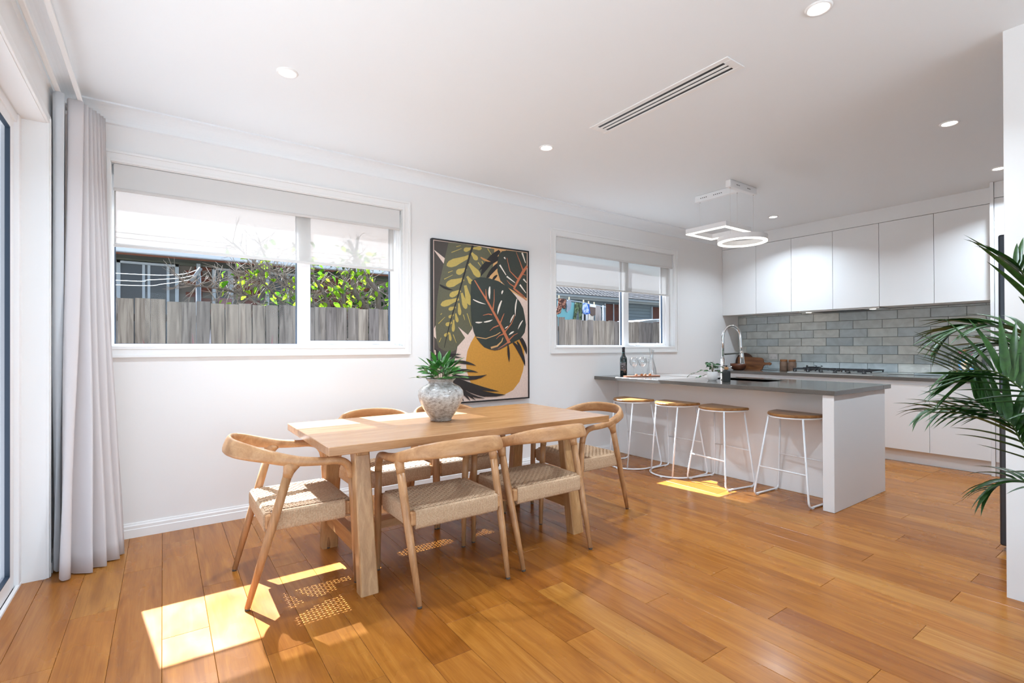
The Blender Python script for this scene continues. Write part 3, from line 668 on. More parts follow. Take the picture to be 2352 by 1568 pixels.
for i, (u, v, lab) in enumerate([(-.075, .03, 'clear balloon wine glass standing beside the bottle'), (.035, .035, 'clear balloon wine glass standing beside the carafe')]):
    c = on_board(u, v); g = thing('wine_glass', lab, 'wine glass', c, 0, 'wine glasses on the board')
    part('bowl', MB().lathe([(.004, .085), (.018, .094), (.036, .112), (.046, .14), (.045, .165), (.035, .195), (.0335, .195), (.0435, .165), (.0445, .14), (.035, .114), (.0, .096)], 24, c), M_thin, g)
    part('stem', MB().lathe([(.008, .003), (.0035, .012), (.003, .07), (.006, .088)], 10, c), M_thin, g)
    part('foot', MB().lathe([(.035, 0), (.034, .002), (.008, .005), (0, .006)], 24, c), M_thin, g)
c = on_board(.125, .0); g = thing('carafe', 'clear glass carafe with an angled lip and flared base on the board', 'carafe', c)
m = MB(); prof = [(.050, .003), (.052, .02), (.046, .075), (.030, .135), (.0185, .185), (.018, .225), (.024, .262), (.028, .282)]
nn = 28
for off in (0, -.0018):
    vs = []
    for i, (r, z) in enumerate(prof):
        for j in range(nn):
            a = 2 * PI * j / nn; zl = z + (.012 * math.cos(a - 2.6) * max(0, (z - .20) / .082)); vs.append((c[0] + (r + off) * math.cos(a), c[1] + (r + off) * math.sin(a), c[2] + zl))
    m.add(vs, [(i * nn + j, i * nn + (j + 1) % nn, (i + 1) * nn + (j + 1) % nn, (i + 1) * nn + j) for i in range(len(prof) - 1) for j in range(nn)], True)
part('glass', m, M_thin, g)
part('punt', MB().lathe([(.050, .003), (.04, .008), (.02, .03), (.006, .042), (0, .045)], 24, c), M_thin, g)
part('rim', MB().tube([(c[0] + .0275 * math.cos(a), c[1] + .0275 * math.sin(a), c[2] + .282 + .012 * math.cos(a - 2.6)) for a in [i * 2 * PI / 28 for i in range(28)]], .0016, 6, closed=True, caps=False), M_thin, g)
nutm = [plain('snack_tan', '#b5825a', .6), plain('snack_amber', '#b06a32', .5)]
for i, (u, v, w_) in enumerate([(-.085, -.03, 'leftmost one, under the first wine glass'), (-.02, -.035, 'between the two wine glasses'), (.02, -.04, 'in front of the second wine glass'), (.075, -.045, 'rightmost one, beside the carafe')]):
    c = on_board(u, v); s_n = single('macaron', MB().lathe([(0, 0), (.012, .001), (.0145, .006), (.012, .009), (.0145, .012), (.012, .018), (0, .02)], 14, c), nutm[i % 2], 'small tan round biscuit on the serving board, ' + w_, 'biscuit', 'biscuits on the serving board')
# little potted plant
P0 = (4.258, 2.742, .881)
t = thing('potted_plant', 'small leafy plant with trailing stems in a white pot on the island', 'plant', P0)
part('pot', MB().lathe([(.034, 0), (.036, .003), (.048, .018), (.0485, .082), (.046, .085), (.044, .083), (.043, .07), (0, .068)], 28, P0), plain('pot_white', (.72, .70, .68), .5), t)
M_lf = mottled('variegated_leaf', '#2c5a33', '#4a7d4c', 60, .35, bstr=0, rnd=5); M_lf2 = plain('pale_leaf_edge', '#9fb79a', .4); M_stem = plain('plant_stem', '#5d5a3a', .6)
def leaf_mesh(L, W, droop=.25, fold=.25, n=6, name='leaf', mat=None):
    m = MB(); vs = []
    for i in range(n + 1):
        t_ = i / n; ww = W / 2 * (math.sin(PI * min(1, t_ * .96 + .03)) ** .75) * (1 - .25 * t_); y = L * t_; z = -droop * L * t_ * t_
        vs += [(-ww, y, z + fold * ww), (0, y, z), (ww, y, z + fold * ww)]
    fs = [];
    for i in range(n):
        for k in (0, 1): fs.append((i * 3 + k, i * 3 + k + 1, i * 3 + 4 + k, i * 3 + 3 + k))
    return m.add(vs, fs, True).mesh(name, mat)
def place_leaf(me, root, pos, direction, roll=0, sc=1.0, name='leaf'):
    """pos, direction in the root's local space"""
    d = Vector(direction).normalized(); q = d.to_track_quat('Y', 'Z').to_matrix().to_4x4()
    o = bpy.data.objects.new(name, me); C.objects.link(o); o.parent = root
    o.matrix_local = Matrix.Translation(pos) @ q @ Matrix.Rotation(roll, 4, 'Y') @ Matrix.Scale(sc, 4); return o
lm = [leaf_mesh(.05, .028, .3, .3, mat=M_lf), leaf_mesh(.042, .026, .5, .2, mat=M_lf)]
rr = random.Random(21); stems = MB(); P = Vector((0, 0, .075))
tips = []
for i in range(9):
    a = i * 2.4; r = rr.uniform(.015, .05); tip = Vector((r * math.cos(a), r * math.sin(a), rr.uniform(.13, .185))); stems.tube(bez([P, P.lerp(tip, .5) + Vector((0, 0, .01)), tip], 4), .0014, 5, M=Matrix.Translation(P0))
    for k in range(3): b = a + rr.uniform(-1.4, 1.4); tips.append((P.lerp(tip, rr.uniform(.6, 1)), (math.cos(b), math.sin(b), rr.uniform(-.2, .5))))
for path, nl in (([(0, 0, .075), (-.05, .05, .10), (-.10, .10, .075), (-.14, .135, .055)], 5), ([(0, 0, .075), (-.045, .06, .05), (-.085, .10, .028)], 3), ([(0, 0, .08), (.045, -.03, .10), (.07, -.05, .06), (.08, -.055, .035)], 4), ([(0, 0, .075), (.05, .0, .13), (.09, -.02, .13)], 3)):
    bp = bez(path, 6); stems.tube(bp, .0013, 5, M=Matrix.Translation(P0))
    for k in range(nl):
        p_ = bp[int((k + 1) / nl * (len(bp) - 1))]; sgn = 1 if k % 2 else -1; d = Vector((path[-1][0] * .8 - .5 * sgn * path[-1][1], path[-1][1] * .8 + .5 * sgn * path[-1][0], -.03 * 1)).normalized(); tips.append((p_, (d.x, d.y, rr.uniform(-.25, .2))))
part('stem', stems, M_stem, t)
for p_, d in tips: place_leaf(rr.choice(lm), t, p_, d, rr.uniform(-.7, .7), rr.uniform(.75, 1.15))
# soap dispenser
S0 = (4.185, 2.555, .881)
t = thing('soap_dispenser', 'matt black ribbed soap dispenser with a timber collar on the island', 'soap dispenser', S0)
m = MB(); prof = [(.032, 0), (.0345, .004), (.0345, .085), (.033, .095), (.027, .107), (.014, .114), (0, .114)]; nn = 48; vs = []
for r, z in prof:
    for j in range(nn): a = 2 * PI * j / nn; rr_ = r - (.0012 if (j % 2 and r > .03) else 0); vs.append((S0[0] + rr_ * math.cos(a), S0[1] + rr_ * math.sin(a), S0[2] + z))
m.add(vs, [(i * nn + j, i * nn + (j + 1) % nn, (i + 1) * nn + (j + 1) % nn, (i + 1) * nn + j) for i in range(len(prof) - 1) for j in range(nn)] + [tuple(range(nn))[::-1]], False)
part('bottle', m, plain('soap_black', (.015, .017, .016), .55), t)
part('collar', MB().lathe([(.0165, .112), (.0168, .114), (.0165, .134), (.015, .136), (0, .136)], 20, S0), wood('collar_timber', '#b58757', '#9c7144', '#c79866', (3, 3, 30), .5, tone=0), t)
m = MB(); m.lathe([(.006, .134), (.006, .142), (.010, .143), (.010, .150), (0, .151)], 14, S0); m.tube([(S0[0], S0[1], S0[2] + .146), (S0[0] - .03, S0[1] + .015, S0[2] + .147)], .004, 6); part('pump', m, M_black, t)
# ------------------------------------------------------------------ dining table
M_tt = wood('table_oak_top', '#b4855a', '#a5774c', '#c09367', (2.0, 22, 22), .26, tone=0, spec=.5)
M_tl = wood('table_oak_leg', '#b68a5c', '#a2764a', '#c89f70', (26, 26, 2.0), .35, rnd=6, tone=.06)
M_ty = wood('table_oak_rail', '#b38552', '#9c6f41', '#c29462', (24, 2.2, 24), .4, tone=0)
TX0, TX1, TY0, TY1, TZ = .62, 2.443, 2.335, 3.245, .745
t = thing('dining_table', 'long light timber trestle dining table with a thick top', 'table', (1.53, 2.79, 0))
part('table_top', MB().cbox(TX0, TY0, TZ - .042, TX1, TY1, TZ, .0025), M_tt, t)
def leg_prism(m, x0, x1, yb, yt, zt, wb, wt):
    """a slanted tapered post: centre y from yb (floor) to yt (top)"""
    xb = .006; c = (x0 + x1) / 2; hb, ht = (x1 - x0) / 2, (x1 - x0) / 2 * .86; ch = .006; vs = []
    for z, y, hx, hy in ((0, yb, hb, wb / 2), (zt, yt, ht, wt / 2)):
        vs += [(c - hx + ch, y - hy, z), (c + hx - ch, y - hy, z), (c + hx, y - hy + ch, z), (c + hx, y + hy - ch, z), (c + hx - ch, y + hy, z), (c - hx + ch, y + hy, z), (c - hx, y + hy - ch, z), (c - hx, y - hy + ch, z)]
    return m.add(vs, [(i, (i + 1) % 8, 8 + (i + 1) % 8, 8 + i) for i in range(8)] + [tuple(range(8))[::-1], tuple(range(8, 16))])
for x0 in (.779, 2.150):
    for yb, yt in ((2.405, 2.52), (3.105, 3.03)):
        part('leg', leg_prism(MB(), x0, x0 + .090, yb, yt, TZ - .042, .072, .062), M_tl, t)
    xm = x0 + .045; part('cross_rail', MB().cbox(xm - .024, 2.44, .150, xm + .024, 3.07, .238, .003), M_ty, t)
    part('top_rail', MB().cbox(xm - .03, 2.47, TZ - .085, xm + .03, 3.08, TZ - .042, .003), M_ty, t)
part('stretcher', MB().cbox(.85, 2.715, .182, 2.17, 2.80, .226, .003), M_tt, t)

# ------------------------------------------------------------------ dining chairs
M_cw = wood('chair_timber', '#bf8f62', '#a97a50', '#cfa274', (3.0, 14, 14), .38, rnd=7, tone=.05)
M_cl = wood('chair_timber_leg', '#ba8a5e', '#a2744b', '#cb9d70', (24, 24, 2.2), .38, rnd=7, tone=.08)
M_cord = mottled('paper_cord', '#b39272', '#c9ab8b', 160, .85, bstr=.15, detail=2)
M_pad = plain('foot_pad', (.10, .08, .065), .9, spec=.05)
def arm_curve():
    R = [(0, -.306, .727), (.075, -.300, .726), (.15, -.276, .721), (.212, -.228, .710), (.248, -.165, .693), (.266, -.095, .672), (.274, -.02, .656), (.277, .07, .645), (.276, .14, .640), (.274, .185, .625), (.272, .213, .590), (.270, .224, .545)]
    S = [(.0115, .042), (.0115, .0415), (.012, .040), (.0135, .036), (.0165, .031), (.0205, .0285), (.0205, .0235), (.0195, .0200), (.0195, .0190), (.0195, .0195), (.0195, .0195), (.0195, .0195)]
    return R, S
def smooth_secs(S, n):
    out = []
    for i in range(len(S) - 1):
        for k in range(n): out.append(tuple(lerp(S[i][j], S[i + 1][j], k / n) for j in (0, 1)))
    out.append(S[-1]); return out
R, S = arm_curve(); ns = 5
half = bez(R, ns); hs = smooth_secs(S, ns)
full = [Vector((-p.x, p.y, p.z)) for p in half[:0:-1]] + half; fsx = hs[:0:-1] + hs
chair = thing('dining_chair', 'x', 'chair', (0, 0, 0))
m = MB(); m.sweep(full, fsx, 14, exp=2.5, up=(0, 0, 1))
for sx in (-1, 1):      # the flared branch that runs from the arm down to the back leg
    m.sweep([(sx * .2705, -.060, .655), (sx * .2705, -.068, .632), (sx * .2700, -.076, .610), (sx * .2695, -.082, .588)], [(.046, .020), (.033, .0205), (.0245, .0205), (.0208, .0205)][:4], 14, exp=2.1, up=(sx, 0, 0))
part('arm_and_back_rail', m, M_cw, chair)
for sx in (-1, 1):
    part('leg', MB().tube([(sx * .270, .224, .546), (sx * .2685, .232, .44), (sx * .267, .239, .30), (sx * .265, .248, .008)], [.0195, .0200, .0185, .0125], 12, up=(0, 1, 0)), M_cl, chair)
    part('leg', MB().tube([(sx * .2695, -.0825, .589), (sx * .2645, -.130, .42), (sx * .258, -.180, .25), (sx * .248, -.248, .008)], [.0205, .0205, .0185, .0125], 12, up=(0, 1, 0)), M_cl, chair)
    for (x, y) in ((sx * .265, .248), (sx * .248, -.2485)): part('foot_pad', MB().lathe([(.011, 0), (.011, .0085)], 10, (x, y, 0)), M_pad, chair)
    m = MB(); m.cbox(sx * .222, -.150, .352, sx * .252, .228, .418, .006); part('side_rail', m, M_cl, chair)
part('front_rail', MB().cbox(-.255, .205, .352, .255, .232, .418, .006), M_cw, chair); part('back_rail', MB().cbox(-.253, -.172, .352, .253, -.146, .418, .006), M_cw, chair)
# cord wrapping of the four rails: ribbed sleeves
def wrap(a, b, w2, z0, z1, rib=.0062, amp=.0013):
    a, b = Vector(a), Vector(b); L = (b - a).length; t_ = (b - a).normalized(); nn_ = Vector((t_.y, -t_.x, 0)); k = int(L / rib); P_, Q = [], []
    m_ = MB(); cz, hz = (z0 + z1) / 2, (z1 - z0) / 2; ring = 12; vs = []; q = [(0, -amp), (.5, 0)]
    for i in range(k * 2 + 1):
        d = -amp if i % 2 == 0 else 0; p = a + t_ * (L * i / (2 * k))
        for j in range(ring):
            an = 2 * PI * (j + .5) / ring; ca, sa = math.cos(an), math.sin(an); ca = math.copysign(abs(ca) ** .55, ca); sa = math.copysign(abs(sa) ** .55, sa)
            v = p + nn_ * ((w2 + d) * ca); vs.append((v.x, v.y, cz + (hz + d) * sa))
    m_.add(vs, [(i * ring + j, i * ring + (j + 1) % ring, (i + 1) * ring + (j + 1) % ring, (i + 1) * ring + j) for i in range(2 * k) for j in range(ring)] + [tuple(range(ring))[::-1], tuple(2 * k * ring + j for j in range(ring))], False); return m_
m = MB()
for q in (wrap((-.232, .2155, 0), (.232, .2155, 0), .0215, .334, .428), wrap((-.232, -.160, 0), (.232, -.160, 0), .0215, .334, .428), wrap((-.240, -.135, 0), (-.240, .195, 0), .0205, .336, .430), wrap((.240, -.135, 0), (.240, .195, 0), .0205, .336, .430)):
    o_ = len(m.v); m.v += q.v; m.f += [tuple(i + o_ for i in f_) for f_ in q.f]; m.mi += q.mi; m.sm += q.sm
part('cord_wrapping', m, M_cord, chair, kind='stuff')
# the woven seat: pairs of cords over and under each other, with real gaps
m = MB(); pitch = .0182; rc = .0028; amp = .0029; x0, x1, yA, yB = -.236, .236, -.168, .222; zc = .4275
nx = int((x1 - x0) / pitch); ny = int((yB - yA) / pitch)
def dip(u, v): return -.010 * (1 - (2 * u - 1) ** 2) * (1 - (2 * v - 1) ** 2)
def cord(pts): m.tube(pts, rc, 4, caps=False, sm=True)
for i in range(nx):
    for s2 in (-.5, .5):
        x = x0 + (i + .5) * pitch + s2 * rc * 2.05; pts = []
        for j in range(ny * 2 + 1):
            y = yA + j * pitch / 2 + .0; ph = PI * (j / 2 - .5 + i); v = j / (2 * ny)
            pts.append((x, min(y, yB), zc + amp * math.cos(ph) + dip((x - x0) / (x1 - x0), v)))
        cord(pts)
for j in range(ny):
    for s2 in (-.5, .5):
        y = yA + (j + .5) * pitch + s2 * rc * 2.05; pts = []
        for i in range(nx * 2 + 1):
            x = x0 + i * pitch / 2; ph = PI * (i / 2 - .5 + j + 1); u = i / (2 * nx)
            pts.append((x, y, zc + amp * math.cos(ph) + dip(u, (y - yA) / (yB - yA))))
        cord(pts)
part('woven_seat', m, M_cord, chair, kind='stuff')
spots = [(1.217, 2.368, 0, 'light timber chair on the camera side of the table, nearer the curtain'),
         (.565, 2.810, -PI / 2, 'light timber chair at the curtain end of the table, its seat in sunlight'),
         (1.832, 2.393, 0, 'light timber chair on the camera side of the table, nearer the island'),
         (2.572, 2.768, PI / 2, 'light timber chair at the island end of the table'),
         (1.215, 3.225, PI, 'light timber chair against the window wall side, under the large window'),
         (1.762, 3.225, PI, 'light timber chair against the window wall side, behind the vase and under the picture')]
for i, (x, y, rz, lab) in enumerate(spots):
    o = chair if i == 0 else copy_tree(chair)
    o.location = (x, y, 0); o.rotation_euler = (0, 0, rz); o['label'] = lab; o['group'] = 'dining chairs around the table'

# ------------------------------------------------------------------ vase with greenery
V0 = (1.428, 2.80, TZ)
def vasemat():
    m, n, out = newmat('speckled_glaze'); b = prin(n, out, (.5, .5, .48), .15, 0, .6)
    t1 = noise(n, coords(n, scale=(1, 1, 1.7)), 45, 10, .72, .3); r1 = ramp(n, t1, [(.34, '#7d746c'), (.50, '#b3aea8'), (.64, '#ccc9c4')])
    tc = n.nodes.new('ShaderNodeTexCoord'); sp = n.nodes.new('ShaderNodeSeparateXYZ'); n.links.new(tc.outputs['Object'], sp.inputs[0])
    r2 = ramp(n, sp, [(.0, (.62, .54, .47)), (.10, (.90, .84, .78)), (.16, (1.1, 1.1, 1.1)), (.215, (.85, .86, .88)), (.25, (.75, .70, .66))], 'Z')
    n.links.new(mixc(n, .9, r1.outputs[0], r2.outputs[0], 'MULTIPLY'), b.inputs['Base Color']); return m
M_vase = vasemat()
t = thing('vase', 'grey speckled round vase with a flared neck on the dining table', 'vase', V0)
part('body', MB().lathe([(.055, .004), (.064, 0), (.068, .006), (.066, .014), (.082, .035), (.112, .080), (.134, .125), (.142, .160), (.138, .188), (.118, .212), (.090, .226), (.077, .234), (.078, .246), (.090, .258), (.0925, .262), (.088, .263), (.072, .246), (.070, .236), (.05, .20), (0, .16)], 48, V0), M_vase, t)
M_leaf = mottled('glossy_leaf', '#23571f', '#3c7f2f', 14, .35, bstr=0, rnd=9); M_leafp = plain('leaf_underside', '#6f9c66', .5)
bq = thing('greenery', 'bunch of green leafy stems standing in the grey vase', 'foliage plant', (V0[0], V0[1], V0[2] + .24))
lms = [leaf_mesh(.082, .034, .10, .25, mat=M_leaf), leaf_mesh(.070, .030, .2, .2, mat=M_leaf), leaf_mesh(.088, .032, .05, .3, mat=M_leaf), leaf_mesh(.066, .028, .1, .2, mat=M_leafp)]
rr = random.Random(8); st = MB(); B = Matrix.Translation((V0[0], V0[1], V0[2] + .24))
for i in range(24):
    f_ = (i + .5) / 24; a = i * 2.399 + .3; sp = .020 + .125 * f_ ** .8; h = .135 - .115 * f_ ** 1.5 + rr.uniform(-.012, .012)
    p0 = Vector((.02 * math.cos(a), .02 * math.sin(a), -.04)); p2 = Vector((sp * math.cos(a), sp * math.sin(a), h)); p1 = p0.lerp(p2, .5) + Vector((0, 0, .03))
    b = bez([p0, p1, p2], 6); st.tube(b, .0016, 5, M=B); out = Vector((math.cos(a), math.sin(a), 0))
    place_leaf(rr.choice(lms[:3]), bq, b[-1], out * (.25 + f_ * 1.1) + Vector((0, 0, .9 - f_ * .75)), rr.uniform(-.5, .5), rr.uniform(.85, 1.1))
    for k, tt in enumerate((5, 7, 9, 11)):
        b_ = a + (1 if k % 2 else -1) * rr.uniform(.4, 1.2); place_leaf(rr.choice(lms), bq, b[tt], (math.cos(b_) * (.5 + .5 * f_), math.sin(b_) * (.5 + .5 * f_), rr.uniform(.2, 1.0) * (1.1 - f_ * .9)), rr.uniform(-.8, .8), rr.uniform(.7, 1.0))
part('stem', st, M_stem, bq)

# ------------------------------------------------------------------ bar stools
M_ss = wood('stool_seat_timber', '#a1713f', '#875b31', '#b5834e', (22, 2.2, 22), .32, rnd=5, tone=.06)
def dee(wy, dx_, n=18):
    """D shape: straight edge at +x, curve towards -x"""
    pts = [(dx_ * .42, -wy), (dx_ * .42, wy)]
    pts += [(dx_ * .42 - dx_ * .06 - dx_ * .94 * math.sin(PI * (i + .0) / n) ** .85 if 0 < i < n else dx_ * .36, wy * math.cos(PI * i / n)) for i in range(n + 1)]
    return pts
def seat(m, z=.655, th=.022):
    poly = dee(.20, .30); n = len(poly); e = .006
    def ring(k, zz): return [(x * k, y * k, zz) for x, y in poly]
    rings = [ring(.97, z), ring(1, z + e), ring(1, z + th - e), ring(.97, z + th)]; vs = [p for r_ in rings for p in r_]
    return m.add(vs, [(r * n + i, r * n + (i + 1) % n, (r + 1) * n + (i + 1) % n, (r + 1) * n + i) for r in range(3) for i in range(n)] + [tuple(range(n))[::-1], tuple(3 * n + i for i in range(n))])
def fillet(pts, r=.045, n=5):
    P = [Vector(p) for p in pts]; out = [P[0]]
    for i in range(1, len(P) - 1):
        a, b, c = P[i - 1], P[i], P[i + 1]; d1 = (a - b).normalized(); d2 = (c - b).normalized(); q = min(r, (a - b).length * .45, (c - b).length * .45)
        s0, s1 = b + d1 * q, b + d2 * q
        for k in range(n + 1):
            t_ = k / n; out.append((1 - t_) ** 2 * s0 + 2 * t_ * (1 - t_) * b + t_ ** 2 * s1)
    out.append(P[-1]); return out
def hoop():
    poly = dee(.192, .288, 20); return [(x * .98, y * .98, .649) for x, y in poly]
RS = .0075
sled = thing('bar_stool', 'x', 'stool', (0, 0, 0))
part('seat', seat(MB()), M_ss, sled); part('seat_hoop', MB().tube(hoop(), RS * .9, 6, closed=True, caps=False), M_white_metal, sled)
for sy in (-1, 1):
    part('leg_frame', MB().tube(fillet([(-.10, sy * .135, .648), (-.175, sy * .215, .009), (.175, sy * .215, .009), (.112, sy * .160, .648)]), RS, 8, up=(0, 1, 0)), M_white_metal, sled)
    for x in (-.13, .13): part('glide', MB().cbox(x - .014, sy * .215 - .009, 0, x + .014, sy * .215 + .009, .0065, .001), M_plastic, sled)
q = .24; k1 = lambda a, b, z: lerp(a, b, (.648 - z) / .639)
part('foot_bar', MB().tube([(k1(-.10, -.175, q), -k1(.135, .215, q), q), (k1(-.10, -.175, q), k1(.135, .215, q), q)], RS * .9, 8), M_white_metal, sled)
q = .305; part('rear_bar', MB().tube([(k1(.112, .175, q), -k1(.160, .215, q), q), (k1(.112, .175, q), k1(.160, .215, q), q)], RS * .75, 8), M_white_metal, sled)
loop = thing('bar_stool', 'x', 'stool', (0, 0, 0))
part('seat', seat(MB()), M_ss, loop); part('seat_hoop', MB().tube(hoop(), RS * .9, 6, closed=True, caps=False), M_white_metal, loop)
arc = [(.06, -.2245, .009)] + [(.02 - .245 * math.sin(a), -.2245 * math.cos(a), .009) for a in [i * PI / 16 for i in range(1, 16)]] + [(.06, .2245, .009)]
base = fillet([(.112, -.165, .648), (.215, -.218, .009), (.10, -.2245, .009)]) + [Vector(p) for p in arc] + fillet([(.10, .2245, .009), (.215, .218, .009), (.112, .165, .648)])
part('base_loop', MB().tube(base, RS, 8, up=(0, 1, 0)), M_white_metal, loop)
for sy in (-1, 1): part('leg', MB().tube([(-.105, sy * .12, .648), (.02 - .245 * math.sin(1.0), sy * .2245 * math.cos(1.0), .012)], RS, 8, up=(0, 1, 0)), M_white_metal, loop)
for (x, y) in ((.15, -.221), (.15, .221), (-.224, -.03)): part('glide', MB().cbox(x - .014, y - .009, 0, x + .014, y + .009, .0065, .001), M_plastic, loop)
q = .305; part('rear_bar', MB().tube([(k1(.112, .215, q), -k1(.165, .218, q), q), (k1(.112, .215, q), k1(.165, .218, q), q)], RS * .75, 8), M_white_metal, loop)
ST = [(loop, 3.905, 3.440, .0, 'white wire bar stool furthest from the camera, beside the window wall'), (loop, 3.985, 2.975, .0, 'white wire bar stool with a curved base, second from the window wall'),
      (sled, 4.020, 2.520, -.17, 'white wire bar stool with its feet in the floor sunlight, third from the window wall'), (sled, 4.068, 1.925, -.06, 'white wire bar stool nearest the camera, half hidden by the island end panel')]
first = set()
for proto, x, y, rz, lab in ST:
    o = copy_tree(proto) if proto.name in first else proto; first.add(proto.name)
    o.location = (x, y, 0); o.rotation_euler = (0, 0, rz); o['label'] = lab; o['group'] = 'bar stools along the island'

# ------------------------------------------------------------------ framed print
PX0, PX1, PZ0, PZ1 = 1.926, 2.990, .695, 2.163
t = thing('framed_print', 'tall black framed print of dark tropical leaves over a golden disc', 'picture', ((PX0 + PX1) / 2, YW, PZ0))
m = MB(); fw_ = .011; yf = 3.936
m.cbox(PX0, yf, PZ0, PX0 + fw_, YW - .002, PZ1, .001); m.cbox(PX1 - fw_, yf, PZ0, PX1, YW - .002, PZ1, .001); m.cbox(PX0 + fw_, yf, PZ0, PX1 - fw_, YW - .002, PZ0 + fw_, .001); m.cbox(PX0 + fw_, yf, PZ1 - fw_, PX1 - fw_, YW - .002, PZ1, .001)
part('frame', m, M_black, t)
AC = {'blush': '#cdb6a8', 'tan': '#c0925f', 'umber': '#3f3731', 'umber2': '#453d37', 'olive': '#55533f', 'gold': '#b98230', 'fern': '#a8924b', 'black': '#1d1917', 'forest': '#2b312b', 'forest2': '#30342d', 'rust': '#ad6442', 'rust2': '#a97642', 'cream': '#d8ccbd', 'ink': '#261f1d'}
names = list(AC); mats = []
for k in names:
    mats.append(mottled('print_' + k, AC[k], tuple(c * 1.12 for c in lin(AC[k])), 60, .6, bstr=0, detail=3))
part('canvas', MB().box(PX0 + fw_ + .002, 3.944, PZ0 + fw_ + .002, PX1 - fw_ - .002, 3.97, PZ1 - fw_ - .002), mats[0], t)
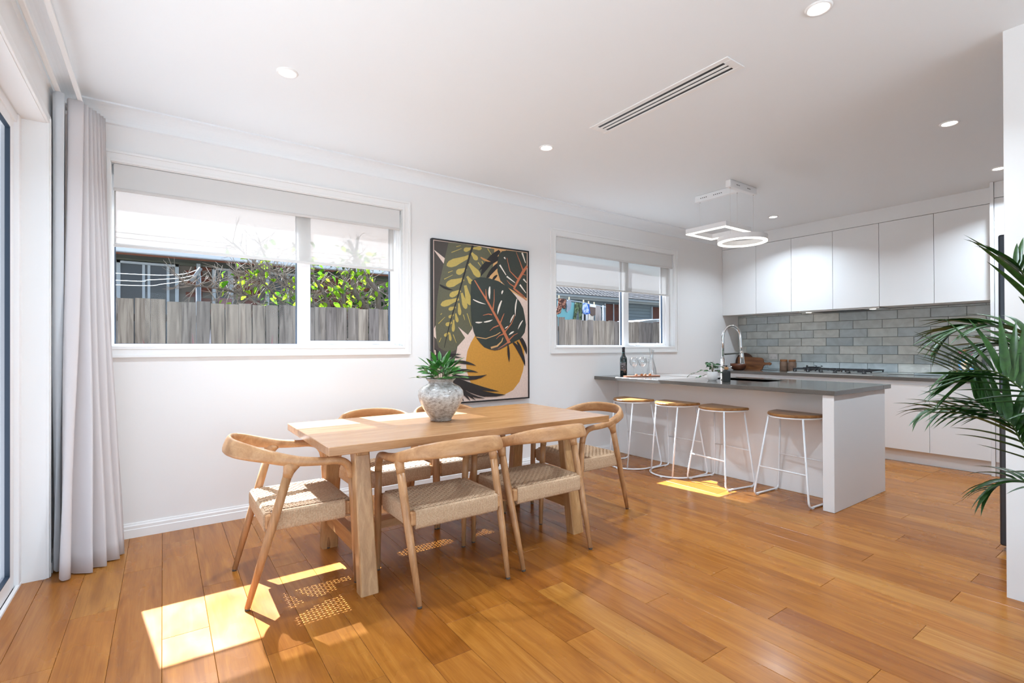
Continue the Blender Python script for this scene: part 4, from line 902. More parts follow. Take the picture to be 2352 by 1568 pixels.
ART = [
('tan',[(.613,1.456),(1.044,1.45),(1.042,.972),(.699,1.113),(.583,1.141)]),
('umber',[(.022,1.448),(.191,1.45),(.127,1.243),(.075,1.012),(.043,.718),(.02,.673)]),
('blush',[(.024,1.366),(.131,1.3),(.116,1.253),(.027,1.355)]),
('umber2',[(.019,.606),(.099,.527),(.253,.516),(.242,.464),(.224,.395),(.149,.311),(.018,.248)]),
('olive',[(.166,1.45),(.309,1.453),(.5,1.449),(.654,1.443),(.649,1.352),(.634,1.254),(.598,1.166),(.499,1.146),(.415,.963),(.412,.727),(.407,.68),(.362,.623),(.333,.595),(.25,.513),(.24,.487),(.181,.464),(.111,.482),(.064,.51),(.043,.572),(.034,.673),(.04,.797),(.053,.943),(.07,1.057),(.099,1.184),(.133,1.323)]),
('blush',[(.26,.695),(.362,.623),(.333,.595)]),
('gold',[(.441,.622),(.393,.551),(.356,.475),(.34,.387),(.348,.294),(.385,.193),(.446,.125),(.537,.075),(.651,.048),(.768,.054),(.867,.091),(.944,.169),(.988,.274),(1.008,.375),(1.005,.489),(.969,.59),(.697,.637)]),
('fern',[(.369,1.357),(.333,1.342),(.271,1.323),(.21,1.306),(.167,1.281),(.148,1.257),(.145,1.24),(.146,1.237),(.161,1.229),(.192,1.227),(.24,1.243),(.293,1.277),(.348,1.31),(.383,1.328)]),
('fern',[(.343,1.239),(.326,1.233),(.296,1.226),(.266,1.22),(.247,1.207),(.241,1.192),(.242,1.18),(.243,1.177),(.252,1.17),(.269,1.165),(.292,1.171),(.315,1.191),(.339,1.209),(.354,1.217)]),
('fern',[(.315,1.147),(.287,1.138),(.238,1.127),(.189,1.118),(.155,1.099),(.14,1.079),(.138,1.063),(.139,1.06),(.152,1.05),(.176,1.046),(.215,1.055),(.257,1.081),(.3,1.106),(.327,1.118)]),
('fern',[(.282,1.036),(.264,1.028),(.232,1.018),(.2,1.009),(.18,.994),(.173,.979),(.174,.968),(.175,.966),(.184,.96),(.202,.957),(.227,.966),(.251,.986),(.277,1.006),(.294,1.016)]),
('fern',[(.263,.961),(.234,.952),(.186,.941),(.138,.932),(.103,.915),(.088,.897),(.084,.884),(.086,.882),(.097,.874),(.121,.87),(.158,.879),(.201,.903),(.245,.926),(.273,.937)]),
('fern',[(.236,.88),(.224,.877),(.204,.874),(.183,.872),(.169,.864),(.164,.855),(.163,.847),(.164,.846),(.169,.84),(.18,.837),(.196,.84),(.213,.851),(.23,.861),(.241,.866)]),
('fern',[(.211,.809),(.203,.805),(.188,.801),(.173,.798),(.164,.791),(.162,.783),(.163,.776),(.164,.775),(.169,.771),(.178,.769),(.189,.772),(.2,.783),(.211,.792),(.218,.797)]),
('fern',[(.191,.741),(.182,.738),(.164,.734),(.147,.732),(.136,.725),(.132,.715),(.133,.708),(.134,.706),(.14,.7),(.15,.697),(.164,.7),(.177,.711),(.19,.721),(.199,.726)]),
('fern',[(.165,.647),(.157,.642),(.142,.637),(.126,.632),(.118,.624),(.116,.616),(.118,.61),(.119,.608),(.124,.605),(.134,.604),(.145,.608),(.156,.62),(.166,.63),(.174,.636)]),
('fern',[(.404,1.431),(.39,1.428),(.367,1.425),(.344,1.424),(.328,1.416),(.321,1.405),(.319,1.396),(.32,1.394),(.326,1.387),(.337,1.382),(.355,1.384),(.375,1.397),(.396,1.408),(.408,1.413)]),
('fern',[(.417,1.415),(.431,1.416),(.455,1.415),(.48,1.412),(.499,1.417),(.51,1.426),(.514,1.433),(.514,1.435),(.51,1.442),(.499,1.448),(.48,1.448),(.456,1.44),(.431,1.434),(.417,1.431)]),
('fern',[(.394,1.373),(.402,1.363),(.413,1.345),(.422,1.325),(.438,1.315),(.453,1.315),(.464,1.319),(.466,1.32),(.472,1.329),(.473,1.342),(.464,1.357),(.442,1.368),(.423,1.379),(.412,1.388)]),
('fern',[(.364,1.268),(.38,1.25),(.403,1.218),(.424,1.183),(.451,1.163),(.475,1.159),(.49,1.163),(.493,1.165),(.499,1.178),(.497,1.199),(.478,1.225),(.441,1.248),(.406,1.271),(.388,1.287)]),
('fern',[(.346,1.153),(.353,1.142),(.362,1.123),(.37,1.102),(.383,1.091),(.398,1.089),(.408,1.092),(.41,1.093),(.416,1.101),(.418,1.114),(.41,1.129),(.391,1.142),(.373,1.156),(.364,1.165)]),
('fern',[(.32,1.071),(.326,1.044),(.332,.998),(.336,.951),(.351,.917),(.369,.9),(.384,.896),(.387,.897),(.397,.908),(.404,.931),(.399,.968),(.377,1.01),(.358,1.053),(.349,1.079)]),
('fern',[(.286,1.0),(.291,.978),(.297,.94),(.301,.903),(.314,.875),(.33,.862),(.342,.86),(.344,.86),(.353,.869),(.358,.888),(.353,.918),(.334,.952),(.317,.986),(.308,1.007)]),
('fern',[(.259,.908),(.26,.891),(.258,.864),(.256,.836),(.261,.814),(.269,.803),(.277,.799),(.279,.799),(.286,.805),(.292,.817),(.293,.84),(.285,.867),(.278,.894),(.276,.91)]),
('fern',[(.227,.813),(.229,.801),(.23,.78),(.23,.759),(.237,.744),(.246,.736),(.253,.735),(.255,.735),(.26,.74),(.265,.75),(.264,.767),(.254,.786),(.246,.805),(.242,.817)]),
('fern',[(.207,.757),(.205,.741),(.2,.713),(.194,.686),(.195,.664),(.201,.652),(.207,.648),(.209,.648),(.216,.652),(.223,.664),(.227,.685),(.224,.713),(.222,.74),(.222,.757)]),
('fern',[(.167,.641),(.167,.63),(.166,.611),(.165,.592),(.168,.577),(.175,.57),(.181,.567),(.182,.567),(.188,.571),(.192,.58),(.193,.595),(.187,.613),(.181,.631),(.179,.642)]),
('black',[(.406,1.451),(.38,1.375),(.333,1.229),(.281,1.062),(.235,.92),(.184,.769),(.14,.608),(.117,.507),(.122,.506),(.147,.606),(.194,.766),(.247,.918),(.295,1.059),(.35,1.226),(.399,1.372),(.428,1.447)]),
('fern',[(.244,1.414),(.29,1.432),(.288,1.436),(.242,1.421)]),
('fern',[(.195,1.357),(.299,1.406),(.297,1.41),(.192,1.364)]),
('fern',[(.161,1.174),(.207,1.196),(.205,1.2),(.158,1.181)]),
('fern',[(.122,1.112),(.207,1.159),(.205,1.162),(.118,1.118)]),
('fern',[(.065,.716),(.129,.778),(.126,.781),(.059,.721)]),
('fern',[(.088,.796),(.099,.811),(.095,.814),(.081,.801)]),
('fern',[(.349,.818),(.394,.7),(.399,.702),(.358,.821)]),
('fern',[(.309,.805),(.327,.757),(.332,.759),(.318,.808)]),
('fern',[(.204,.623),(.238,.549),(.242,.551),(.212,.626)]),
('fern',[(.073,.554),(.091,.594),(.087,.596),(.065,.557)]),
('fern',[(.573,1.436),(.618,1.384),(.623,1.387),(.582,1.442)]),
('fern',[(.468,1.296),(.504,1.259),(.508,1.262),(.476,1.302)]),
('fern',[(.509,1.312),(.539,1.268),(.544,1.271),(.518,1.317)]),
('black',[(.704,1.441),(.649,1.408),(.6,1.368),(.56,1.324),(.53,1.275),(.509,1.224),(.498,1.17),(.5,1.17),(.541,1.212),(.58,1.253),(.616,1.294),(.652,1.335),(.688,1.378),(.726,1.423)]),
('black',[(.724,1.384),(.672,1.372),(.622,1.354),(.577,1.329),(.537,1.298),(.504,1.263),(.478,1.222),(.479,1.222),(.524,1.244),(.567,1.265),(.609,1.287),(.65,1.31),(.691,1.335),(.734,1.362)]),
('black',[(.745,1.345),(.698,1.32),(.657,1.291),(.621,1.258),(.592,1.221),(.569,1.181),(.554,1.139),(.556,1.138),(.591,1.171),(.624,1.203),(.657,1.234),(.69,1.265),(.723,1.297),(.758,1.331)]),
('black',[(.795,1.448),(.761,1.423),(.732,1.394),(.709,1.363),(.693,1.329),(.685,1.294),(.684,1.258),(.686,1.258),(.711,1.288),(.733,1.317),(.754,1.346),(.774,1.374),(.794,1.404),(.813,1.437)]),
('black',[(.68,1.201),(.665,1.194),(.651,1.185),(.64,1.174),(.632,1.161),(.627,1.147),(.626,1.132),(.627,1.132),(.64,1.142),(.652,1.151),(.662,1.161),(.672,1.17),(.68,1.181),(.689,1.194)]),
('black',[(.073,1.059),(.091,1.045),(.112,1.034),(.134,1.026),(.158,1.022),(.183,1.02),(.209,1.022),(.209,1.024),(.186,1.031),(.164,1.038),(.143,1.046),(.122,1.052),(.1,1.06),(.078,1.067)]),
('rust2',[(.497,1.345),(.512,1.334),(.529,1.325),(.548,1.319),(.569,1.316),(.59,1.315),(.612,1.318),(.613,1.319),(.594,1.325),(.575,1.331),(.557,1.337),(.54,1.342),(.521,1.348),(.502,1.353)]),
('forest2',[(.707,1.401),(.744,1.433),(.812,1.446),(.926,1.448),(1.039,1.445),(1.037,.997),(.971,1.012),(.871,1.063),(.788,1.095),(.721,1.151),(.688,1.234),(.688,1.32)]),
('cream',[(.707,1.293),(.785,1.204),(.791,1.208),(.722,1.302)]),
('cream',[(.79,1.188),(.892,1.137),(.896,1.142),(.801,1.2)]),
('cream',[(.759,1.372),(.778,1.358),(.784,1.362),(.774,1.381)]),
('cream',[(.972,1.439),(1.019,1.344),(1.027,1.347),(.99,1.446)]),
('cream',[(.945,1.12),(1.023,1.045),(1.03,1.05),(.96,1.13)]),
('cream',[(.988,1.179),(1.032,1.147),(1.038,1.152),(1.003,1.19)]),
('cream',[(.721,1.123),(.762,1.079),(.768,1.083),(.736,1.132)]),
('cream',[(.753,1.086),(.831,1.058),(.835,1.063),(.762,1.099)]),
('rust',[(1.036,1.326),(.982,1.268),(.928,1.185),(.869,1.079),(.888,1.073),(.953,1.176),(1.01,1.254),(1.052,1.307)]),
('rust',[(1.002,1.263),(.961,1.347),(.91,1.442),(.906,1.44),(.953,1.344),(.989,1.258)]),
('rust',[(.93,1.184),(.838,1.249),(.799,1.374),(.794,1.373),(.83,1.245),(.92,1.175)]),
('rust',[(.885,1.106),(.836,1.126),(.797,1.158),(.794,1.156),(.83,1.12),(.878,1.096)]),
('rust',[(.97,1.228),(1.026,1.223),(1.028,1.227),(.974,1.239)]),
('rust',[(.89,1.072),(.953,1.04),(1.025,.995),(1.028,.998),(.959,1.046),(.898,1.082)]),
('rust',[(.877,1.072),(.968,1.016),(1.032,.97),(1.036,.973),(.974,1.022),(.886,1.081)]),
('forest',[(.398,1.115),(.436,1.144),(.499,1.163),(.591,1.161),(.699,1.14),(.803,1.093),(.894,1.014),(.952,.955),(.991,.894),(1.01,.818),(1.025,.73),(1.009,.654),(.954,.59),(.846,.546),(.755,.505),(.682,.481),(.598,.489),(.538,.508),(.496,.545),(.448,.6),(.421,.657),(.401,.745),(.392,.856),(.391,.985)]),
('cream',[(.595,1.082),(.588,1.062),(.584,1.041),(.583,1.02),(.585,1.0),(.591,.98),(.599,.961),(.6,.961),(.603,.982),(.604,1.002),(.606,1.022),(.606,1.042),(.606,1.061),(.605,1.082)]),
('cream',[(.746,1.057),(.74,1.051),(.735,1.045),(.732,1.039),(.731,1.032),(.732,1.025),(.735,1.018),(.736,1.017),(.742,1.023),(.746,1.029),(.75,1.035),(.752,1.041),(.754,1.047),(.754,1.054)]),
('cream',[(.73,.958),(.715,.937),(.703,.915),(.694,.892),(.688,.869),(.685,.846),(.685,.822),(.687,.822),(.696,.844),(.706,.866),(.714,.888),(.723,.91),(.731,.932),(.74,.955)]),
('cream',[(.442,.737),(.454,.734),(.467,.732),(.48,.732),(.493,.735),(.506,.738),(.518,.744),(.518,.745),(.505,.746),(.492,.746),(.48,.746),(.467,.746),(.455,.745),(.442,.743)]),
('cream',[(.533,.742),(.55,.741),(.568,.743),(.585,.747),(.602,.752),(.617,.76),(.632,.769),(.632,.77),(.614,.767),(.597,.764),(.581,.76),(.565,.757),(.548,.752),(.532,.748)]),
('cream',[(.913,.985),(.902,.957),(.894,.928),(.89,.9),(.888,.871),(.89,.843),(.895,.814),(.897,.814),(.899,.843),(.902,.871),(.906,.899),(.91,.927),(.915,.955),(.92,.984)]),
('cream',[(.877,.828),(.864,.816),(.854,.803),(.845,.789),(.838,.775),(.833,.76),(.831,.744),(.832,.744),(.842,.757),(.851,.771),(.859,.784),(.868,.797),(.876,.811),(.884,.825)]),
('cream',[(.983,.775),(.968,.762),(.955,.748),(.945,.733),(.936,.717),(.93,.701),(.925,.684),(.927,.684),(.937,.698),(.948,.713),(.958,.727),(.968,.742),(.978,.757),(.989,.772)]),
('cream',[(.875,.665),(.862,.662),(.85,.658),(.839,.652),(.83,.644),(.822,.636),(.815,.626),(.816,.626),(.828,.63),(.839,.635),(.85,.64),(.86,.645),(.869,.652),(.879,.659)]),
('cream',[(.414,.949),(.434,.938),(.456,.929),(.48,.922),(.504,.917),(.528,.914),(.554,.913),(.554,.914),(.53,.92),(.507,.926),(.484,.933),(.462,.94),(.439,.947),(.417,.954)]),
('cream',[(.807,.714),(.799,.712),(.792,.709),(.785,.705),(.779,.7),(.774,.694),(.77,.688),(.772,.687),(.779,.69),(.786,.694),(.792,.697),(.798,.701),(.804,.706),(.81,.711)]),
('tan',[(.447,.6),(.553,.586),(.67,.621),(.721,.649),(.717,.655),(.666,.628),(.552,.593),(.449,.608)]),
('tan',[(.613,.494),(.686,.514),(.739,.561),(.752,.6),(.745,.602),(.728,.567),(.677,.528),(.606,.512)]),
('umber2',[(.604,.488),(.696,.509),(.785,.546),(.812,.558),(.8,.533),(.718,.488),(.653,.479)]),
('rust',[(.428,1.127),(.492,1.036),(.56,.943),(.622,.849),(.7,.729),(.749,.644),(.807,.543),(.839,.556),(.778,.656),(.724,.74),(.642,.859),(.577,.952),(.505,1.043),(.437,1.132)]),
('rust',[(.568,.96),(.557,1.055),(.552,1.054),(.554,.958)]),
('rust',[(.64,.854),(.652,.952),(.65,1.061),(.646,1.061),(.643,.952),(.625,.854)]),
('rust',[(.626,.823),(.582,.826),(.522,.81),(.523,.806),(.582,.818),(.624,.811)]),
('rust',[(.722,.733),(.754,.808),(.766,.834),(.762,.835),(.745,.811),(.708,.737)]),
('rust',[(.695,.722),(.637,.7),(.597,.667),(.6,.664),(.641,.693),(.7,.71)]),
('rust',[(.769,.646),(.851,.736),(.895,.826),(.891,.828),(.842,.74),(.758,.654)]),
('rust',[(.753,.643),(.702,.622),(.669,.589),(.672,.587),(.707,.615),(.759,.632)]),
('rust',[(.821,.572),(.88,.624),(.924,.644),(.922,.648),(.874,.63),(.81,.581)]),
('rust',[(.804,.563),(.753,.53),(.688,.492),(.69,.489),(.758,.524),(.812,.553)]),
('ink',[(.802,.529),(.799,.501),(.799,.474),(.801,.446),(.805,.418),(.812,.391),(.82,.364),(.822,.364),(.826,.392),(.828,.42),(.828,.447),(.825,.475),(.821,.502),(.814,.53)]),
('ink',[(.861,.549),(.891,.512),(.917,.476),(.942,.44),(.966,.403),(.989,.364),(1.011,.322),(1.013,.322),(1.013,.368),(1.003,.414),(.983,.456),(.955,.496),(.919,.531),(.876,.56)]),
('ink',[(.909,.562),(.921,.535),(.933,.508),(.945,.482),(.957,.456),(.97,.429),(.983,.401),(.985,.401),(.986,.431),(.982,.461),(.974,.49),(.961,.518),(.943,.544),(.921,.567)]),
('ink',[(.943,.588),(.958,.561),(.972,.537),(.986,.513),(1.001,.489),(1.015,.463),(1.031,.436),(1.032,.436),(1.038,.466),(1.036,.497),(1.027,.526),(1.01,.554),(.987,.578),(.958,.597)]),
('ink',[(.964,.6),(.971,.582),(.98,.564),(.991,.548),(1.004,.532),(1.018,.516),(1.034,.501),(1.036,.502),(1.03,.521),(1.022,.539),(1.013,.557),(1.002,.574),(.989,.59),(.974,.605)]),
('ink',[(.188,.372),(.231,.368),(.273,.363),(.315,.357),(.358,.352),(.401,.345),(.447,.337),(.447,.338),(.407,.36),(.364,.376),(.32,.387),(.276,.392),(.231,.391),(.187,.385)]),
('ink',[(.214,.292),(.256,.29),(.297,.288),(.338,.285),(.38,.282),(.423,.279),(.468,.275),(.468,.276),(.426,.292),(.383,.304),(.34,.311),(.297,.313),(.254,.31),(.212,.303)]),
('ink',[(.197,.256),(.254,.23),(.314,.213),(.377,.207),(.441,.211),(.503,.225),(.563,.251),(.563,.252),(.497,.246),(.436,.244),(.377,.246),(.32,.251),(.263,.259),(.203,.272)]),
('ink',[(.202,.233),(.273,.191),(.35,.156),(.432,.127),(.518,.106),(.608,.092),(.702,.087),(.702,.088),(.613,.113),(.528,.138),(.446,.164),(.366,.191),(.288,.219),(.211,.248)]),
('ink',[(.209,.217),(.268,.179),(.333,.148),(.402,.125),(.475,.111),(.551,.106),(.629,.109),(.629,.11),(.552,.122),(.48,.136),(.411,.154),(.345,.175),(.281,.2),(.217,.229)]),
('ink',[(.208,.208),(.282,.148),(.367,.1),(.461,.065),(.561,.045),(.667,.04),(.776,.051),(.776,.052),(.668,.069),(.57,.09),(.478,.116),(.392,.147),(.307,.183),(.223,.227)]),
('ink',[(.207,.207),(.236,.17),(.27,.134),(.307,.101),(.347,.071),(.391,.043),(.439,.019),(.44,.02),(.403,.055),(.366,.089),(.33,.122),(.293,.154),(.256,.185),(.218,.216)]),
('ink',[(.201,.202),(.226,.168),(.253,.136),(.283,.104),(.314,.074),(.348,.045),(.384,.017),(.385,.017),(.361,.054),(.334,.088),(.306,.121),(.276,.152),(.245,.182),(.212,.21)]),
('ink',[(.194,.202),(.209,.168),(.226,.136),(.246,.104),(.267,.073),(.291,.043),(.317,.013),(.318,.014),(.304,.048),(.288,.082),(.271,.115),(.251,.147),(.229,.177),(.206,.207)]),
('ink',[(.188,.199),(.197,.166),(.208,.133),(.222,.1),(.238,.069),(.256,.037),(.277,.012),(.278,.012),(.27,.041),(.26,.075),(.248,.108),(.234,.14),(.218,.172),(.199,.203)]),
('ink',[(.214,.211),(.26,.172),(.31,.137),(.364,.106),(.423,.079),(.485,.058),(.55,.042),(.551,.043),(.494,.074),(.438,.105),(.384,.135),(.331,.164),(.278,.194),(.225,.223)]),
('ink',[(.181,.226),(.22,.171),(.268,.124),(.324,.085),(.388,.056),(.46,.038),(.536,.03),(.537,.032),(.464,.053),(.399,.079),(.342,.11),(.289,.145),(.24,.186),(.193,.234)]),
('ink',[(.018,.489),(.033,.463),(.051,.438),(.072,.415),(.095,.394),(.12,.374),(.148,.356),(.15,.357),(.136,.385),(.119,.412),(.1,.436),(.079,.459),(.056,.48),(.03,.498)]),
('ink',[(.013,.468),(.021,.444),(.031,.42),(.044,.397),(.06,.375),(.077,.354),(.098,.335),(.099,.335),(.092,.361),(.084,.386),(.072,.41),(.059,.433),(.043,.454),(.025,.474)]),
('ink',[(.149,.444),(.171,.44),(.194,.437),(.217,.436),(.24,.438),(.263,.441),(.286,.446),(.286,.447),(.262,.449),(.24,.451),(.217,.452),(.194,.453),(.172,.452),(.15,.451)]),
('ink',[(.148,.433),(.171,.425),(.195,.419),(.22,.415),(.244,.413),(.27,.414),(.295,.416),(.295,.418),(.27,.422),(.246,.427),(.222,.431),(.198,.434),(.174,.437),(.15,.44)]),
('blush',[(.019,.488),(.031,.485),(.036,.449),(.024,.438)]),
]

bm = bmesh.new()
for i, (cname, poly) in enumerate(ART):
    yy = 3.9438 - .00005 * i; vs = []
    for x, z in poly:
        if not vs or (Vector((PX0 + x, yy, PZ0 + z)) - vs[-1].co).length > 1e-4: vs.append(bm.verts.new((PX0 + x, yy, PZ0 + z)))
    if len(vs) > 3 and (vs[0].co - vs[-1].co).length < 1e-4: vs.pop()
    f_ = bm.faces.new(vs); f_.material_index = names.index(cname); f_.normal_update()
    if f_.normal.y > 0: f_.normal_flip()
bmesh.ops.triangulate(bm, faces=bm.faces[:], ngon_method='EAR_CLIP')
me = bpy.data.meshes.new('leaf_artwork'); bm.to_mesh(me); bm.free()
for mm in mats: me.materials.append(mm)
me.transform(Matrix.Translation(-t.location)); part('leaf_artwork', me, None, t)
# ------------------------------------------------------------------ blinds
M_sheer = cloth('sunscreen_fabric', (.86, .84, .81), .38, .16, .15, 700, col2=(.085, .081, .074))
M_block = cloth('blockout_fabric', (.72, .715, .70), .06, 0, .2, 500)
M_rail = plain('blind_bottom_rail', (.62, .60, .58), .4)
def blind(name, lab, x0, x1, ztop, zbot, y, mat, tube=True, grp=None, front=False):
    t = thing(name, lab, 'blind', ((x0 + x1) / 2, y, zbot), 0, grp)
    part('fabric', MB().add([(x0, y, zbot), (x1, y, zbot), (x1, y, ztop), (x0, y, ztop)], [(0, 1, 2, 3)]), mat, t)
    m = MB(); m.cbox(x0 - .002, y - .006, zbot - .016, x1 + .002, y + .006, zbot + .004, .003); part('bottom_rail', m, M_rail, t)
    if tube:
        yr = y + .0135; zr = ztop - .014 if front else ztop - .045
        part('roller', MB().tube([(x0, yr, zr), (x1, yr, zr)], .012, 14, up=(0, 1, 0)), mat, t)
        for x in (x0 - .004, x1 + .001): part('bracket', MB().cbox(x, yr - .012, zr - .014, x + .003, yr + .014, ztop + .004, .001), M_plastic, t)
    m = MB(); xc = x1 + .012
    zc_ = 1.32 if not front else 1.36
    m.tube([(xc, y, ztop - .02), (xc, y, zc_), (xc + .003, y - .005, zc_ - .012), (xc + .006, y - .012, zc_), (xc + .006, y - .012, ztop - .02)], .0012, 5); part('chain', m, M_plastic, t)
for n_, (H, xs, xb, w) in enumerate([(H1, (-.250, 1.600), (-.250, 1.645), 'large left window'), (H2, (3.372, 5.27), (3.385, 5.318), 'smaller kitchen window')]):
    blind('roller_blind', 'translucent white sunscreen blind pulled half way down the ' + w, xs[0], xs[1], 2.365, 1.862, 4.003, M_sheer, True, 'sunscreen blinds', False)
    blind('blockout_blind', 'short pale grey blockout blind rolled high on the ' + w, xb[0], xb[1], 2.368, 2.213, 3.984, M_block, False, 'blockout blinds', True)

# ------------------------------------------------------------------ curtain tracks and curtains
for i, (x, lab) in enumerate([(-.462, 'white curtain track nearest the sliding door wall'), (-.378, 'white curtain track further out from the sliding door wall')]):
    t = thing('curtain_track', lab, 'curtain track', (x, 1.8, 2.595), 0, 'ceiling curtain tracks')
    part('rail', MB().cbox(x - .011, -1.2, 2.59, x + .011, 3.85, 2.604, .003), M_trim, t)
    for y in (-.5, .9, 2.28, 3.80):
        b = MB(); b.cbox(-.498, y - .010, 2.606, x + .012, y + .010, 2.613, .002); b.cbox(-.499, y - .012, 2.58, -.494, y + .012, 2.613, .001)
        part('bracket', b, M_alu if i else M_trim, t)
M_lin = cloth('linen_curtain', (.80, .765, .765), .28, 0, .35, 260, col2=(.80, .76, .75))
M_shc = cloth('sheer_curtain', (.88, .90, .92), .5, .05, .2, 300)
def curtain(name, lab, topline, botline, z0, z1, mat, nu, nv=26, th=.0):
    """topline/botline: plan polylines (x, y) with the same number of points; gathered pleats run between them"""
    A = bez([(x, y, 0) for x, y in topline], nu); Bq = bez([(x, y, 0) for x, y in botline], nu); n = len(A)
    def fn(u, v):
        i = min(n - 1, int(round(u * (n - 1)))); k = v ** 1.35
        p = A[i].lerp(Bq[i], k); wob = .006 * math.sin(9 * v + i * .35) * v; zz = lerp(z1, z0, v) + (.010 * math.sin(i * .5) * v)
        return (p.x + wob, p.y, max(zz, .006))
    o = single(name, MB().grid(fn, n - 1, nv), mat, lab, 'curtain'); sol = o.modifiers.new('thickness', 'SOLIDIFY'); sol.thickness = .0025; return o
top = []; bot = []
seq = [(-.452, -.408), (-.300, .0)]
tx = [-.430, -.418, -.362, -.425, -.345, -.428, -.330, -.43, -.316, -.43, -.302, -.43, -.290, -.43, -.282, -.43, -.39]
ty = [3.665, 3.645, 3.662, 3.700, 3.690, 3.732, 3.722, 3.765, 3.752, 3.798, 3.782, 3.826, 3.812, 3.846, 3.84, 3.866, 3.88]
bx_ = [-.440, -.425, -.398, -.420, -.300, -.385, -.255, -.39, -.205, -.38, -.178, -.40, -.190, -.41, -.215, -.42, -.36]
by_ = [3.480, 3.430, 3.440, 3.520, 3.462, 3.565, 3.520, 3.62, 3.600, 3.69, 3.672, 3.755, 3.745, 3.81, 3.80, 3.865, 3.885]
curtain('linen_curtain', 'heavy off-white linen curtain bunched in the corner by the sliding door', list(zip(tx, ty)), list(zip(bx_, by_)), .012, 2.588, M_lin, 6)
tx = [-.482, -.462, -.437, -.478, -.445, -.482, -.452, -.48, -.488]; ty = [3.60, 3.585, 3.60, 3.645, 3.66, 3.70, 3.74, 3.80, 3.86]
bx_ = [-.480, -.468, -.455, -.478, -.462, -.482, -.465, -.48, -.488]; by_ = [3.595, 3.58, 3.60, 3.645, 3.66, 3.70, 3.74, 3.80, 3.86]
curtain('sheer_curtain', 'thin pale grey sheer curtain stacked behind the linen curtain', list(zip(tx, ty)), list(zip(bx_, by_)), .015, 2.588, M_shc, 6)

# ------------------------------------------------------------------ ceiling lights, air vent, pendant
DL = [((.558, 2.91), 'near the curtain above the left window side'), ((2.367, 2.895), 'in the middle of the ceiling toward the window wall'), ((2.388, 1.007), 'nearest the camera at the top edge'),
      ((4.349, 1.023), 'on the right between the camera and the tall cupboard'), ((5.801, 1.042), 'furthest right beside the nib wall'), ((5.791, 2.94), 'beside the pendant over the kitchen cabinets')]
for (x, y), wtxt in DL:
    t = thing('downlight', 'round white recessed ceiling downlight ' + wtxt, 'downlight', (x, y, ZC), 0, 'recessed ceiling downlights')
    part('trim_ring', MB().lathe([(.040, .0), (.040, -.004), (.047, -.0075), (.052, -.006), (.055, 0)], 32, (x, y, ZC), caps=False), M_trim, t)
    part('diffuser', MB().lathe([(0, -.0035), (.0402, -.0035)], 28, (x, y, ZC)), M_lamp, t)
    d = bpy.data.lights.new('downlight_lamp', 'AREA'); d.shape = 'DISK'; d.size = .08; d.energy = DOWNLIGHT_W; d.color = (.78, .915, 1.05); d.spread = math.radians(135)
    o = bpy.data.objects.new('downlight_lamp', d); C.objects.link(o); o.parent = t; o.location = (0, 0, -.012)
VX0, VX1, VY0, VY1 = 2.392, 2.560, 1.445, 2.462
t = thing('air_vent', 'long white ceiling air vent with three dark slots', 'air vent', ((VX0 + VX1) / 2, (VY0 + VY1) / 2, ZC))
fr = MB(); zz = ZC - .006; b_ = .034; sl = (VX1 - VX0 - 2 * b_)
fr.cbox(VX0, VY0, zz, VX0 + b_, VY1, ZC, .002); fr.cbox(VX1 - b_, VY0, zz, VX1, VY1, ZC, .002); fr.cbox(VX0 + b_, VY0, zz, VX1 - b_, VY0 + .045, ZC, .002); fr.cbox(VX0 + b_, VY1 - .045, zz, VX1 - b_, VY1, ZC, .002)
part('frame', fr, M_trim, t); part('duct', MB().box(VX0 + b_, VY0 + .04, ZC - .0015, VX1 - b_, VY1 - .04, ZC - .0002), M_black, t)
for i in range(2):
    xc = VX0 + b_ + sl * (i + 1) / 3; part('slat', MB().cbox(xc - .0095, VY0 + .04, zz, xc + .0095, VY1 - .04, ZC - .001, .0015), M_trim, t)
t = thing('pendant_light', 'white pendant with one square and one round glowing ring over the island', 'pendant light', (4.39, 2.62, ZC))
cz0, cz1 = 2.642, ZC
part('canopy', MB().cbox(4.362, 2.53, cz0, 4.412, 2.995, cz1 - .0005, .008, seg=3), M_white_metal, t); part('canopy', MB().cbox(4.162, 2.492, cz0 - .001, 4.612, 2.542, cz1 - .0005, .008, seg=3), M_white_metal, t)
sl_ = MB()
for y in (2.70, 2.72, 2.74, 2.76, 2.78, 2.86, 2.88, 2.90, 2.92): sl_.box(4.3612, y, 2.668, 4.3625, y + .011, 2.676)
for x in (4.26, 4.275, 4.29, 4.305, 4.44, 4.455, 4.47, 4.485): sl_.box(x, 2.4912, 2.668, x + .009, 2.4925, 2.676)
part('vent_slots', sl_, plain('slot_dark', (.12, .12, .12), .6), t)
QX, QY, QZ, QS = 4.385, 2.755, 2.292, .212
def sq(m, a, b, z0, z1):
    for (x0, y0, x1, y1) in ((-a, -a, a, -b), (-a, b, a, a), (-a, -b, -b, b), (b, -b, a, b)): m.box(QX + x0, QY + y0, z0, QX + x1, QY + y1, z1)
    return m
m = MB(); sq(m, QS, QS - .034, QZ + .008, QZ + .052); part('square_ring', m, M_white_metal, t); part('square_diffuser', sq(MB(), QS - .001, QS - .033, QZ, QZ + .0078), M_led, t)
RX, RY, RZ, RR = 4.385, 2.512, 2.160, .212
part('round_ring', MB().lathe([(RR, .012), (RR, .056), (RR - .034, .056), (RR - .034, .012), (RR, .012)], 64, (RX, RY, RZ), sm=False, caps=False), M_white_metal, t)
part('round_diffuser', MB().lathe([(RR - .001, .0118), (RR - .001, .002), (RR - .004, 0), (RR - .030, 0), (RR - .033, .002), (RR - .033, .0118)], 64, (RX, RY, RZ), caps=False), M_led, t)
M_wire = plain('suspension_wire', (.75, .74, .72), .4)
